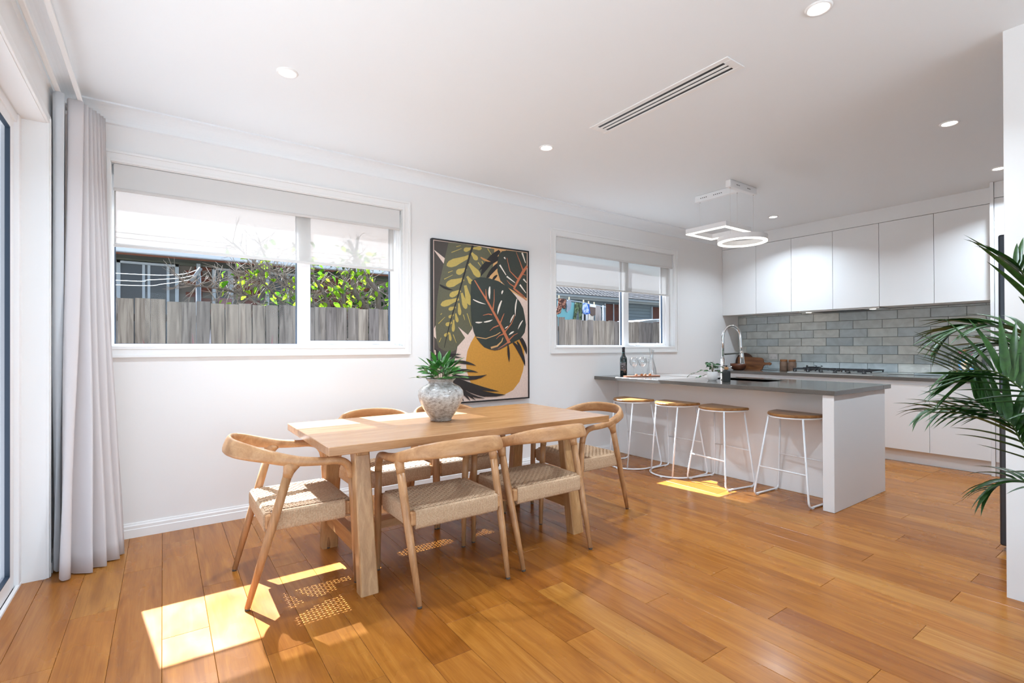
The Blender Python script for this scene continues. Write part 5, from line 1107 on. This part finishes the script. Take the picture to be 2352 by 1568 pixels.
for (x, y, zt_) in ((QX, QY + QS - .017, QZ + .05), (QX, QY - QS + .017, QZ + .05), (RX - RR + .017, RY, RZ + .055), (RX + RR - .017, RY, RZ + .055)):
    part('wire', MB().tube([(x, y, zt_), (x, y, cz0)], .0012, 5), M_wire, t)
    part('wire_grip', MB().tube([(x, y, cz0 - .010), (x, y, cz0 + .002)], .004, 8), M_chrome, t)

# ------------------------------------------------------------------ indoor palm at the right edge
M_pl = mottled('palm_green', '#1b3a14', '#31591f', 9, .42, bstr=0, rnd=7, spec=.5); M_pr = plain('palm_stem', '#46581f', .5); M_pot2 = plain('pot_basalt', (.20, .20, .19), .7)
PB = Vector((2.86, .10, 0))
palm = thing('potted_palm', 'dark green indoor palm whose fronds reach in from the right edge', 'palm', PB)
part('pot', MB().lathe([(.13, 0), (.14, .01), (.175, .30), (.18, .31), (.165, .31), (.16, .28), (0, .275)], 32, PB), M_pot2, palm)
part('soil', MB().lathe([(.162, .282), (.08, .292), (0, .296)], 20, PB), plain('soil', (.05, .035, .025), .9), palm)
def leaflet(L, W, droop, name='leaflet'):
    m = MB(); vs = []; n = 7
    for i in range(n + 1):
        t_ = i / n; ww = W / 2 * (min(1, t_ * 6 + .35)) * (1 - t_ ** 2.2) + .0004; y = L * t_ * (1 - .12 * t_ * droop); z = -droop * L * t_ ** 2 * .5
        vs += [(-ww, y, z + ww * .55), (0, y, z), (ww, y, z + ww * .55)]
    return m.add(vs, [(i * 3 + k, i * 3 + k + 1, i * 3 + 4 + k, i * 3 + 3 + k) for i in range(n) for k in (0, 1)], True).mesh(name, M_pl)
LF = [leaflet(1.0, .115, d_) for d_ in (.12, .35, .8)]
rr = random.Random(4)
def frond(path, nl, Lmax, droop, spread=.62, start=.25, tipw=.35, upv=(0, 0, 1), flat=0.0):
    """path: world points from the crown to the tip"""
    b = bez(path, 8); n = len(b); rl = [lerp(.0055, .0015, i / n) for i in range(n)]
    f_ = part('frond', MB().tube(b, rl, 6), M_pr, palm)
    inv = Matrix.Translation(-PB)
    for k in range(nl):
        u = start + (1 - start) * (k + .5) / nl; i = min(n - 2, int(u * (n - 1))); fr_ = u * (n - 1) - i; p = b[i].lerp(b[i + 1], fr_); T = (b[i + 1] - b[i]).normalized()
        side = T.cross(Vector(upv)).normalized(); upn = side.cross(T).normalized()
        prof = math.sin(PI * (.18 + .72 * (u - start) / (1 - start))) ** .8; prof = max(prof, tipw)
        for sg in (-1, 1):
            d = (T * (.52 + .5 * u) + side * sg * spread + upn * (.18 + flat)).normalized()
            L = 1.22 * Lmax * prof * rr.uniform(.9, 1.08)
            x_ = d.cross(Vector((0, 0, 1))); x_ = (x_ if x_.length > 1e-3 else side).normalized(); z_ = x_.cross(d).normalized()
            M = Matrix((x_, d, z_)).transposed().to_4x4()
            o = bpy.data.objects.new('leaflet', LF[min(2, max(0, droop + rr.choice([-1, 0, 0])))]); C.objects.link(o); o.parent = f_
            o.matrix_local = Matrix.Translation(p - PB) @ M @ Matrix.Diagonal((L * (1.0 if L > .14 else 1.25), L, L, 1))
FR = [
    ([(2.86, 0.1, 0.3), (2.694, 0.211, 0.859), (2.529, 0.321, 1.19), (2.5, 0.377, 1.398), (2.522, 0.397, 1.469), (2.53, 0.416, 1.504)], 9, 0.2, 1, 0.35),
    ([(2.86, 0.1, 0.3), (2.735, 0.2, 0.802), (2.61, 0.3, 1.098), (2.615, 0.407, 1.242), (2.578, 0.506, 1.277), (2.566, 0.576, 1.264), (2.552, 0.622, 1.232)], 17, 0.2, 2, 0.3),
    ([(2.86, 0.1, 0.3), (2.656, 0.202, 0.715), (2.452, 0.303, 0.957), (2.416, 0.377, 1.046), (2.41, 0.441, 1.105), (2.394, 0.502, 1.112), (2.375, 0.565, 1.107)], 17, 0.215, 1, 0.3),
    ([(2.86, 0.1, 0.3), (2.81, 0.209, 0.799), (2.76, 0.318, 1.092), (2.771, 0.431, 1.184), (2.768, 0.495, 1.204), (2.75, 0.557, 1.179)], 14, 0.2, 2, 0.3),
    ([(2.86, 0.1, 0.3), (2.7, 0.207, 0.616), (2.541, 0.314, 0.797), (2.501, 0.391, 0.92), (2.491, 0.447, 0.953), (2.467, 0.537, 0.968), (2.425, 0.616, 0.96), (2.406, 0.654, 0.945)], 17, 0.15, 2, 0.3),
    ([(2.86, 0.1, 0.3), (2.65, 0.206, 0.579), (2.44, 0.312, 0.738), (2.416, 0.378, 0.859), (2.424, 0.408, 0.922), (2.414, 0.464, 0.973), (2.413, 0.501, 1.003)], 14, 0.21, 1, 0.35),
    ([(2.86, 0.1, 0.3), (2.698, 0.197, 0.535), (2.536, 0.294, 0.667), (2.501, 0.392, 0.717), (2.497, 0.443, 0.702), (2.477, 0.483, 0.669)], 12, 0.15, 2, 0.35),
    ([(2.86,.10,.30),(2.90,.0,.9),(2.88,-.2,1.4),(2.8,-.45,1.5)], 11, .22, 1, .4),
    ([(2.86,.10,.30),(2.95,.12,1.0),(3.05,.2,1.55),(3.1,.32,1.75)], 11, .18, 1, .4),
]
TILT = [(-.3, -.2, 1), (-.25, -.2, 1), (-.75, -.5, .45), (-.3, -.2, 1), (-.35, -.25, .9), (-.75, -.5, .5), (-.2, -.1, 1), (0, 0, 1), (0, 0, 1)]
for (pth, nl, L, dr, st), tv in zip(FR, TILT): frond(pth, nl, L, dr, start=st, upv=tv, spread=.85 if tv[2] < .6 else .64)
# ------------------------------------------------------------------ outside: fence, neighbours, washing, tree
struct('ground', MB().box(-14, Y2, -.42, 24, 30, -.40).box(-14, -14, -.42, -.72, Y2, -.40).box(-14, -14, -.42, 24, YB - .15, -.40), mottled('pale_paving', '#a8a49b', '#b8b4ab', 6, .95, bstr=.1))
def palemat():
    m, n, out = newmat('weathered_paling'); b = prin(n, out, (.2, .18, .16), .9, 0, .1)
    mp = coords(n, scale=(26, 26, 1.6), rnd=19); t1 = noise(n, mp, 1, 6, .6, 1.0); r1 = ramp(n, t1, [(.3, '#423c38'), (.5, '#625b55'), (.7, '#777069')])
    t2 = noise(n, coords(n, scale=(7, 7, 2.6), rnd=3), 1.3, 3, .5); r2 = ramp(n, t2, [(.24, (.35, .32, .3)), (.34, (1, 1, 1))]); col = mixc(n, .8, r1.outputs[0], r2.outputs[0], 'MULTIPLY')
    oi = n.nodes.new('ShaderNodeObjectInfo'); r3 = ramp(n, oi, [(0, (.72, .72, .76)), (.5, (.95, .93, .9)), (1, (1.15, 1.1, 1.02))], 'Random'); col = mixc(n, 1, col, r3.outputs[0], 'MULTIPLY')
    n.links.new(col, b.inputs['Base Color']); bump(n, b, t1, .2, .002); return m
M_pale = palemat()
fence = thing('paling_fence', 'weathered grey timber paling fence behind both windows', 'fence', (4, 6.0, -.4))
rp2 = random.Random(2); pm = [MB().cbox(-w / 2, -.009, 0, w / 2, .009, 2.08, .002).mesh('paling', M_pale) for w in (.1215, .1195, .1225)]
x = -2.2
while x < 10.5:
    o = bpy.data.objects.new('paling', rp2.choice(pm)); C.objects.link(o); o.parent = fence
    o.location = (x - 4, rp2.uniform(-.006, .006), rp2.uniform(-.010, .014) + (-.03 if x > 5.2 else 0)); o.rotation_euler = (0, rp2.uniform(-.004, .004), PI if rp2.random() < 0 else 0); x += .1275
for z in (.0, .75, 1.5): part('fence_rail', MB().cbox(-2.2, 6.012, z - .03, 10.5, 6.05, z + .04, .003), M_pale, fence)
M_spike = mottled('cordyline_red', '#5b2227', '#6d4a4d', 20, .5, bstr=0, rnd=3); M_spike2 = plain('flax_grey', '#6d6a70', .5)
for bx, by, tips, lab in [(.30, 5.25, [(.218, 5.3, 1.338), (.359, 5.3, 1.375), (.094, 5.28, 1.276), (-.139, 5.2, 1.285), (.45, 5.2, 1.18), (.1, 5.1, 1.0), (.5, 5.15, .9)], 'spiky red-leaved plant below the left half of the large window'),
                          (.74, 5.25, [(.582, 5.3, 1.290), (.653, 5.3, 1.283), (.879, 5.3, 1.328), (.98, 5.2, 1.1), (.55, 5.15, .95), (.9, 5.12, .9)], 'spiky red-leaved plant below the right half of the large window')]:
    t = thing('spiky_plant', lab, 'plant', (bx, by, -.4), 0, 'spiky plants along the fence')
    for i, tp_ in enumerate(tips):
        p0 = Vector((bx + .02 * math.cos(i), by + .02 * math.sin(i), -.3)); p2 = Vector(tp_); p1 = p0.lerp(p2, .6) + Vector((0, 0, .05)); b = bez([p0, p1, p2], 6); k = len(b)
        part('leaf', MB().sweep(b, [(.026 * (1 - (j / (k - 1)) ** 3) + .0008, .004 * (1 - j / (k - 1)) + .0006) for j in range(k)], 6, up=(0, 1, 0)), M_spike2 if i == 1 else M_spike, t)
    part('stem', MB().tube([(bx, by, -.4), (bx, by, -.25)], .03, 8), M_stem, t)

# left neighbour's brick house
M_brick = mottled('red_brown_brick', '#5b3125', '#7a4331', 30, .9, bstr=.2, rnd=9); M_mort = plain('mortar', '#6e645a', .95)
M_soff = plain('eave_olive', '#56574b', .8); M_gut = plain('gutter_white', '#d6dbe2', .4); M_terra = mottled('terracotta_roof', '#8f7868', '#a38c7a', 20, .9, bstr=.1)
M_nf = plain('neighbour_window_frame', '#aab0b5', .4); M_dark = plain('dark_interior', (.02, .022, .026), .3, spec=.6)
hs_ = thing('brick_house', 'red brick house with a white gutter beyond the fence, left window', 'house', (0, 9.4, -.4))
part('wall', MB().box(-6, 9.42, -.4, 4.6, 9.6, 2.56), M_mort, hs_)
bm_ = MB().cbox(-.113, 0, -.0375, .113, .022, .0375, .003).mesh('brick', M_brick)
ops = [(-.56, .21, .9, 2.53), (.66, .96, .9, 2.53), (1.45, 2.15, .9, 2.53)]
for row in range(10):
    z = 1.72 + row * .086
    for kx in range(-5, 17):
        xx = kx * .238 + (.119 if row % 2 else 0) - .3
        if any(a - .10 < xx < b + .10 for a, b, _, _ in ops) or xx > 3.2: continue
        o = bpy.data.objects.new('brick', bm_); C.objects.link(o); o.parent = hs_; o.location = (xx, 0, z + .4)
for (a, b, z0, z1), bars in zip(ops, [(-.235, -.17, .07), (.9,), (1.8,)]):
    m = MB()
    for (p_, q_) in ((a, a + .05), (b - .05, b)): m.cbox(p_, 9.36, z0, q_, 9.44, z1, .004)
    m.cbox(a, 9.36, z1 - .05, b, 9.44, z1, .004); m.cbox(a, 9.36, z0, b, 9.44, z0 + .05, .004); wf = part('window', m, M_nf, hs_)
    for x_ in bars: part('window_bar', MB().cbox(x_ - .018, 9.375, z0 + .05, x_ + .018, 9.425, z1 - .05, .003), M_nf, wf)
    part('pane', MB().box(a + .04, 9.40, z0 + .04, b - .04, 9.41, z1 - .04), M_dark, wf)
part('eave_soffit', MB().box(-6, 8.98, 2.555, 4.7, 9.45, 2.57).box(-6, 9.36, 2.515, 4.7, 9.43, 2.556), M_soff, hs_)
part('batten', MB().box(-6, 8.975, 2.553, 4.7, 9.01, 2.58), plain('batten_rust', '#7a4a36', .9), hs_)
part('gutter', MB().cbox(-6, 8.87, 2.575, 4.7, 8.985, 2.67, .02, seg=2), M_gut, hs_)
m = MB(); S_ = Matrix.Translation((0, 8.93, 2.67)) @ Matrix.Rotation(math.radians(24), 4, 'X'); m.box(-6.2, 0, -.02, 4.9, 5.5, .0, M=S_)
for k in range(14): m.box(-6.2, .38 * k, 0, 4.9, .38 * k + .34, .028, M=S_ @ Matrix.Rotation(-.03, 4, 'X'))
part('tiled_roof', m, M_terra, hs_)
part('downpipe', MB().tube([(.468, 9.30, 2.55), (.468, 9.32, 2.3), (.468, 9.32, -.4)], .03, 10), M_gut, hs_)
part('meter_box', MB().cbox(.74, 9.28, 1.86, .93, 9.36, 2.02, .005), plain('meter_pink', '#8a5a5e', .7), hs_)
# clothes line of the left neighbour
t = thing('clothes_line', 'grey clothesline post with a slanted crossarm and three white lines', 'clothesline', (.36, 7.2, -.4))
part('post', MB().tube([(.362, 7.22, -.4), (.362, 7.22, 2.10)], .028, 10), plain('galvanised', '#7f868c', .5, metal=.3), t)
part('crossarm', MB().tube([(.385, 7.2, 2.195), (.29, 7.2, 2.02)], .022, 10), plain('galvanised_dark', '#8d9194', .5, metal=.3), t)
for pts in ([(-3, 7.3, 2.05), (-.444, 7.2, 2.06), (.141, 7.2, 2.092), (.355, 7.2, 2.17)], [(-3, 7.3, 1.97), (-.444, 7.2, 1.98), (-.148, 7.2, 2.005), (.184, 7.2, 2.056), (.335, 7.2, 2.11)], [(-3, 7.3, 1.91), (-.444, 7.2, 1.927), (.015, 7.2, 1.972), (.30, 7.2, 2.05)]):
    part('line', MB().tube(bez(pts, 5), .0042, 5), plain('line_plastic', '#d9d8d0', .5), t)

# overgrown tree between the left house and the fence
M_bark = mottled('grey_bark', '#4f443b', '#6d6158', 18, .95, bstr=.3, stretch=(3, 3, .6)); M_twig = plain('pale_twig', '#86786a', .9)
def leafmat(name, c1, c2):
    m, n, out = newmat(name); d = n.nodes.new('ShaderNodeBsdfDiffuse'); t_ = n.nodes.new('ShaderNodeBsdfTranslucent'); mx = n.nodes.new('ShaderNodeMixShader'); mx.inputs[0].default_value = .6
    oi = n.nodes.new('ShaderNodeObjectInfo'); r1 = ramp(n, oi, [(0, c1), (1, c2)], 'Random'); n.links.new(r1.outputs[0], d.inputs[0]); n.links.new(r1.outputs[0], t_.inputs[0])
    n.links.new(d.outputs[0], mx.inputs[1]); n.links.new(t_.outputs[0], mx.inputs[2]); n.links.new(mx.outputs[0], out.inputs[0]); return m
M_tl1 = leafmat('yellow_green_leaf', '#4f8a1c', '#a3c02a')  # leaf colour varies at random from green to yellow-green
tree = thing('tree', 'tangled tree with bright yellow-green leaves above the fence', 'tree', (2.5, 7.0, -.4)); tb = Vector((2.5, 7.0, -.4)); rr = random.Random(17)
br = MB(); tw = MB(); ends = []
limbs = [[(2.60, 7.0, -.4), (2.57, 7.0, 1.6), (2.53, 7.0, 2.02), (2.34, 6.98, 2.26), (2.1, 6.9, 2.7)], [(2.60, 7.0, 1.4), (2.40, 7.05, 1.78), (2.24, 7.05, 2.0), (2.22, 7.05, 2.24), (2.3, 7.1, 2.8)],
         [(2.1, 7.0, .8), (2.07, 7.0, 1.8), (2.06, 7.0, 2.06), (2.2, 7.0, 2.4)], [(2.05, 7.0, 1.2), (1.84, 7.02, 1.85), (1.77, 7.02, 2.02), (1.63, 7.0, 2.21), (1.4, 7.0, 2.6)],
         [(2.0, 7.0, 1.5), (1.43, 6.98, 1.95), (1.18, 6.95, 2.08), (.97, 6.92, 2.25), (.7, 6.9, 2.5)], [(1.9, 7.0, 1.6), (1.44, 7.05, 2.05), (1.14, 7.05, 2.25), (1.0, 7.0, 2.6)],
         [(1.6, 7.0, 1.4), (1.1, 6.95, 1.98), (.93, 6.93, 2.08), (.69, 6.9, 2.15)], [(1.4, 7.0, 1.3), (.95, 6.95, 1.80), (.79, 6.93, 1.87), (.55, 6.9, 1.92), (.15, 6.9, 1.95)]]
for i, L in enumerate(limbs):
    b = bez(L, 5); k = len(b); r0 = .055 if i < 2 else (.035 if i < 4 else .018); rl = [lerp(r0, r0 * .35, j / k) for j in range(k)]; br.tube(b, rl, 7)
    for j in range(2, k - 1):
        for q_ in range(3 if i < 4 else 5):
            d = Vector((rr.uniform(-1, .7), rr.uniform(-.4, .4), rr.uniform(-.5, .8))).normalized(); L_ = rr.uniform(.12, .36); p0 = b[j].lerp(b[j + 1], rr.random()); p2 = p0 + d * L_; p1 = p0.lerp(p2, .5) + Vector((rr.uniform(-.03, .03), 0, rr.uniform(-.03, .03)))
            tw.tube([p0, p1, p2], [.006, .004, .002], 4); ends += [p1, p2]
            for e_ in range(2):
                d3 = (d + Vector((rr.uniform(-.8, .8), rr.uniform(-.3, .3), rr.uniform(-.8, .8)))).normalized(); p3 = p1 + d3 * L_ * .5; tw.tube([p1, p3], [.003, .0015], 4); ends.append(p3)
part('branches', br, M_bark, tree); part('twigs', tw, M_twig, tree, kind='stuff')
tlm = []
for (L_, W_) in ((.085, .06), (.11, .075), (.07, .05)): tlm.append(leaf_mesh(L_, W_, .3, .2, n=4, mat=M_tl1))
vis = [p for p in ends if 1.68 < p.z < 2.62 and p.x > .55]
rr.shuffle(vis); wts = []
for p in vis:
    dens = .22 if p.x < 1.35 else (.55 if p.x < 1.95 else .9)
    if rr.random() < dens: wts.append(p)
for p in wts[:290]:
    d = (rr.uniform(-1, 1), rr.uniform(-.6, .2), rr.uniform(-1, .1)); place_leaf(rr.choice(tlm), tree, p - tb, d, rr.uniform(-1.2, 1.2), rr.uniform(.7, 1.2))
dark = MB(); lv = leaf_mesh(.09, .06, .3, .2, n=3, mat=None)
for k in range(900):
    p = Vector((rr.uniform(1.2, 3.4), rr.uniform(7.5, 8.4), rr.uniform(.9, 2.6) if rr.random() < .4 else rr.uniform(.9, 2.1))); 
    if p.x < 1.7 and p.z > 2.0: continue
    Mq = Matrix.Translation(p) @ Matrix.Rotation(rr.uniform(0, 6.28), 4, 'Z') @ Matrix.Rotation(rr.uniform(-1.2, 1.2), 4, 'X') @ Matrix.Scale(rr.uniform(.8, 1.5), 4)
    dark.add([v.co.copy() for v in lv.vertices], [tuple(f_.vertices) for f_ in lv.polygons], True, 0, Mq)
sh_ = single('shrub', dark, cloth('dark_foliage', '#26351a', .35), 'dark leafy shrub behind the tangled tree', 'shrub'); sh_['kind'] = 'stuff'  # foliage in one even dark green

# right neighbour: grey tiled roof, weatherboards and washing
M_wb = plain('weatherboard_grey', '#6f7a80', .7); M_fas = plain('fascia_weathered', '#8f9290', .8); M_rt = mottled('grey_roof_tile', '#5f5a58', '#77726f', 30, .9, bstr=.1); M_door = mottled('red_brown_panel', '#4c2a20', '#633527', 12, .8, bstr=.05)
h2 = thing('weatherboard_house', 'grey weatherboard house with a tiled roof beyond the fence, kitchen window', 'house', (10.5, 9.6, -.4))
part('wall', MB().box(5.2, 9.62, -.4, 17, 9.8, 2.5), M_wb, h2)
for k in range(10): part('weatherboard', MB().box(5.2, 9.60 - .008, 2.43 - .09 * k, 17, 9.62, 2.43 - .09 * k + .082), M_wb, h2)
for (a, b) in ((9.87, 10.50), (11.85, 12.6)): part('door', MB().cbox(a, 9.56, -.3, b, 9.60, 2.385, .006), M_door, h2)
for x_ in (9.855, 10.18, 10.41, 10.52, 11.81): part('door_post', MB().cbox(x_ - .018, 9.545, -.3, x_ + .018, 9.60, 2.40, .004), M_nf, h2)
part('eave_soffit', MB().box(5.0, 9.2, 2.445, 17.2, 9.65, 2.46), M_fas, h2)
part('fascia', MB().cbox(5.0, 9.17, 2.40, 17.2, 9.20, 2.475, .004), M_fas, h2); part('gutter', MB().cbox(5.0, 9.07, 2.44, 17.2, 9.17, 2.50, .015, seg=2), M_fas, h2)
m = MB(); R2 = Matrix.Translation((0, 9.10, 2.50)) @ Matrix.Rotation(math.radians(20), 4, 'X'); rows = 12
for r in range(rows):
    nxs = 190; x0_, x1_ = 5.0, 17.2; vs = []
    for i in range(nxs + 1):
        x_ = lerp(x0_, x1_, i / nxs); h = .018 * abs(math.sin(PI * (x_ - (r % 2) * .06) / .128)) + .012
        vs += [(x_, r * .125, -.005), (x_, r * .125, h + .012), (x_, r * .125 + .135, h - .008)]
    m.add(vs, [(i * 3 + k, i * 3 + 3 + k, i * 3 + 4 + k, i * 3 + 1 + k) for i in range(nxs) for k in (0, 1)], False, 0, R2)
part('roof_tiles', m, M_rt, h2, kind='stuff'); part('roof_underlay', MB().box(5.0, .0, -.03, 17.2, 6, -.012, M=R2), M_black, h2)
part('roof_plane', MB().box(5.0, 1.5, -.01, 17.2, 6.5, .03, M=R2), M_rt, h2)
sh = thing('shed_roof', 'white metal shed roof edge showing just above the fence, kitchen window', 'shed roof', (8.2, 6.6, 1.7))
m = MB(); m.prism([(7.459, 1.690), (7.872, 1.732), (8.6, 1.765), (8.6, 1.795), (7.872, 1.750)], 0, .9, M=Matrix(((1, 0, 0, 0), (0, 0, 1, 6.35), (0, 1, 0, 0), (0, 0, 0, 1)))); part('sheet', m, M_gut, sh)
part('bracket', MB().box(8.05, 6.4, 1.70, 8.12, 7.2, 1.74), M_nf, sh)
wl = thing('washing_line', 'washing line with a grey bar above the fence, kitchen window', 'clothesline', (7, 7.4, -.4))
part('bar', MB().tube([(6.0, 7.4, 2.15), (6.3, 7.4, 2.155), (6.9, 7.4, 2.12), (7.65, 7.4, 2.05)], .006, 6), M_nf, wl); part('post', MB().tube([(7.6, 7.42, -.4), (7.6, 7.42, 2.08)], .02, 8), M_nf, wl); part('post', MB().tube([(5.9, 7.42, -.4), (5.9, 7.42, 2.18)], .02, 8), M_nf, wl)
camo = mottled('leaf_camouflage', '#2b3020', '#5d6d4b', 16, .9, bstr=0, lo=.47, hi=.53); flor = mottled('rust_print', '#43241c', '#b07a62', 26, .9, bstr=0, lo=.5, hi=.58)
CL = [('shirt', 'rust brown patterned shirt hanging at the left end of the washing line', flor, [(6.332, 2.165), (6.377, 2.153), (6.455, 2.162), (6.536, 2.147), (6.536, 2.097), (6.519, 1.978), (6.48, 1.956), (6.447, 1.994), (6.408, 1.953), (6.389, 1.874), (6.305, 1.841), (6.267, 1.898), (6.312, 1.998), (6.332, 2.087)], 0, 'shirt'),
      ('singlet', 'pale grey top hanging beside the brown patterned shirt', plain('grey_knit', '#8b8f97', .9), [(6.553, 2.133), (6.646, 2.148), (6.652, 2.043), (6.625, 1.952), (6.565, 1.92), (6.545, 1.889), (6.519, 1.918), (6.539, 2.018), (6.513, 2.086)], -.02, 'top'),
      ('towel', 'teal towel hanging behind the brown shirt', plain('teal_towel', '#6fa5ab', .95), [(6.34, 2.12), (6.78, 2.10), (6.77, 1.60), (6.34, 1.60)], .035, 'towel'),
      ('trousers', 'dark green camouflage trousers on the washing line', camo, [(6.793, 2.105), (6.964, 2.103), (6.977, 2.018), (6.948, 1.70), (6.893, 1.70), (6.867, 1.972), (6.812, 1.879), (6.784, 1.70), (6.717, 1.70), (6.758, 1.928), (6.766, 2.048)], 0, 'trousers'),
      ('blouse', 'pale blue and white blouse beside the camouflage trousers', mottled('blue_white', '#5f7fb5', '#b9c2d6', 12, .9, bstr=0, lo=.46, hi=.54), [(6.978, 2.099), (7.061, 2.093), (7.116, 1.983), (7.116, 1.901), (7.046, 1.908), (7.018, 1.867), (6.956, 1.895), (6.936, 1.995), (6.957, 2.067)], -.03, 'blouse'),
      ('shorts', 'bright blue shorts on the washing line', plain('royal_blue', '#1f56a8', .9), [(7.026, 2.10), (7.152, 2.088), (7.186, 1.893), (7.046, 1.868), (7.03, 1.95)], 0, 'shorts'),
      ('cloth', 'small white cloth right of the blue shorts', plain('white_cotton', '#d5d8e0', .9), [(7.159, 2.085), (7.327, 2.075), (7.327, 2.025), (7.166, 2.036)], -.02, 'cloth'),
      ('shorts', 'brown shorts below the small white cloth', plain('brown_drill', '#5b4a42', .9), [(7.18, 2.08), (7.344, 2.07), (7.343, 1.868), (7.257, 1.844), (7.186, 1.903)], .01, 'shorts'),
      ('trousers', 'taupe trousers at the right end of the washing line', plain('taupe', '#8a7f78', .9), [(7.352, 2.065), (7.475, 2.06), (7.504, 1.957), (7.495, 1.68), (7.437, 1.68), (7.416, 1.912), (7.393, 1.68), (7.343, 1.68)], 0, 'trousers'),
      ('striped_shirt', 'black and white striped shirt low behind the blue shorts', mottled('stripes', '#2a2a2e', '#cfcfcf', 1.2, .9, stretch=(40, 1, 1), bstr=0, lo=.49, hi=.51, detail=0), [(6.99, 2.10), (7.165, 2.09), (7.165, 1.62), (6.98, 1.62)], .035, 'shirt'),
      ('pillowcase', 'cream pillowcase low behind the brown shorts', plain('cream_cotton', '#c9bfb2', .9), [(7.20, 2.07), (7.31, 2.065), (7.32, 1.62), (7.18, 1.62)], .035, 'pillowcase')]
for nm, lab, mt, poly, dy, cat in CL:
    M = Matrix(((1, 0, 0, 0), (0, 0, 1, 7.397 + dy), (0, 1, 0, 0), (0, 0, 0, 1))); single(nm, MB().prism(poly, -.008, .008, M=M), mt, lab, cat, 'washing on the line')
PG = [(6.999, 2.105), (7.143, 2.085), (7.30, 2.075), (6.61, 2.14), (6.345, 2.16)]
pgw = ['above the camouflage trousers', 'above the blue shorts', 'above the small white cloth', 'above the pale grey top', 'above the brown patterned shirt']
for (x_, z_), w_ in zip(PG, pgw):
    single('clothes_peg', MB().cbox(x_ - .013, 7.383, z_, x_ - .002, 7.397, z_ + .06, .002).cbox(x_ + .003, 7.383, z_, x_ + .014, 7.397, z_ + .06, .002), plain('peg_timber', '#c7b89a', .7), 'pale clothes peg on the washing line ' + w_, 'clothes peg', 'clothes pegs')
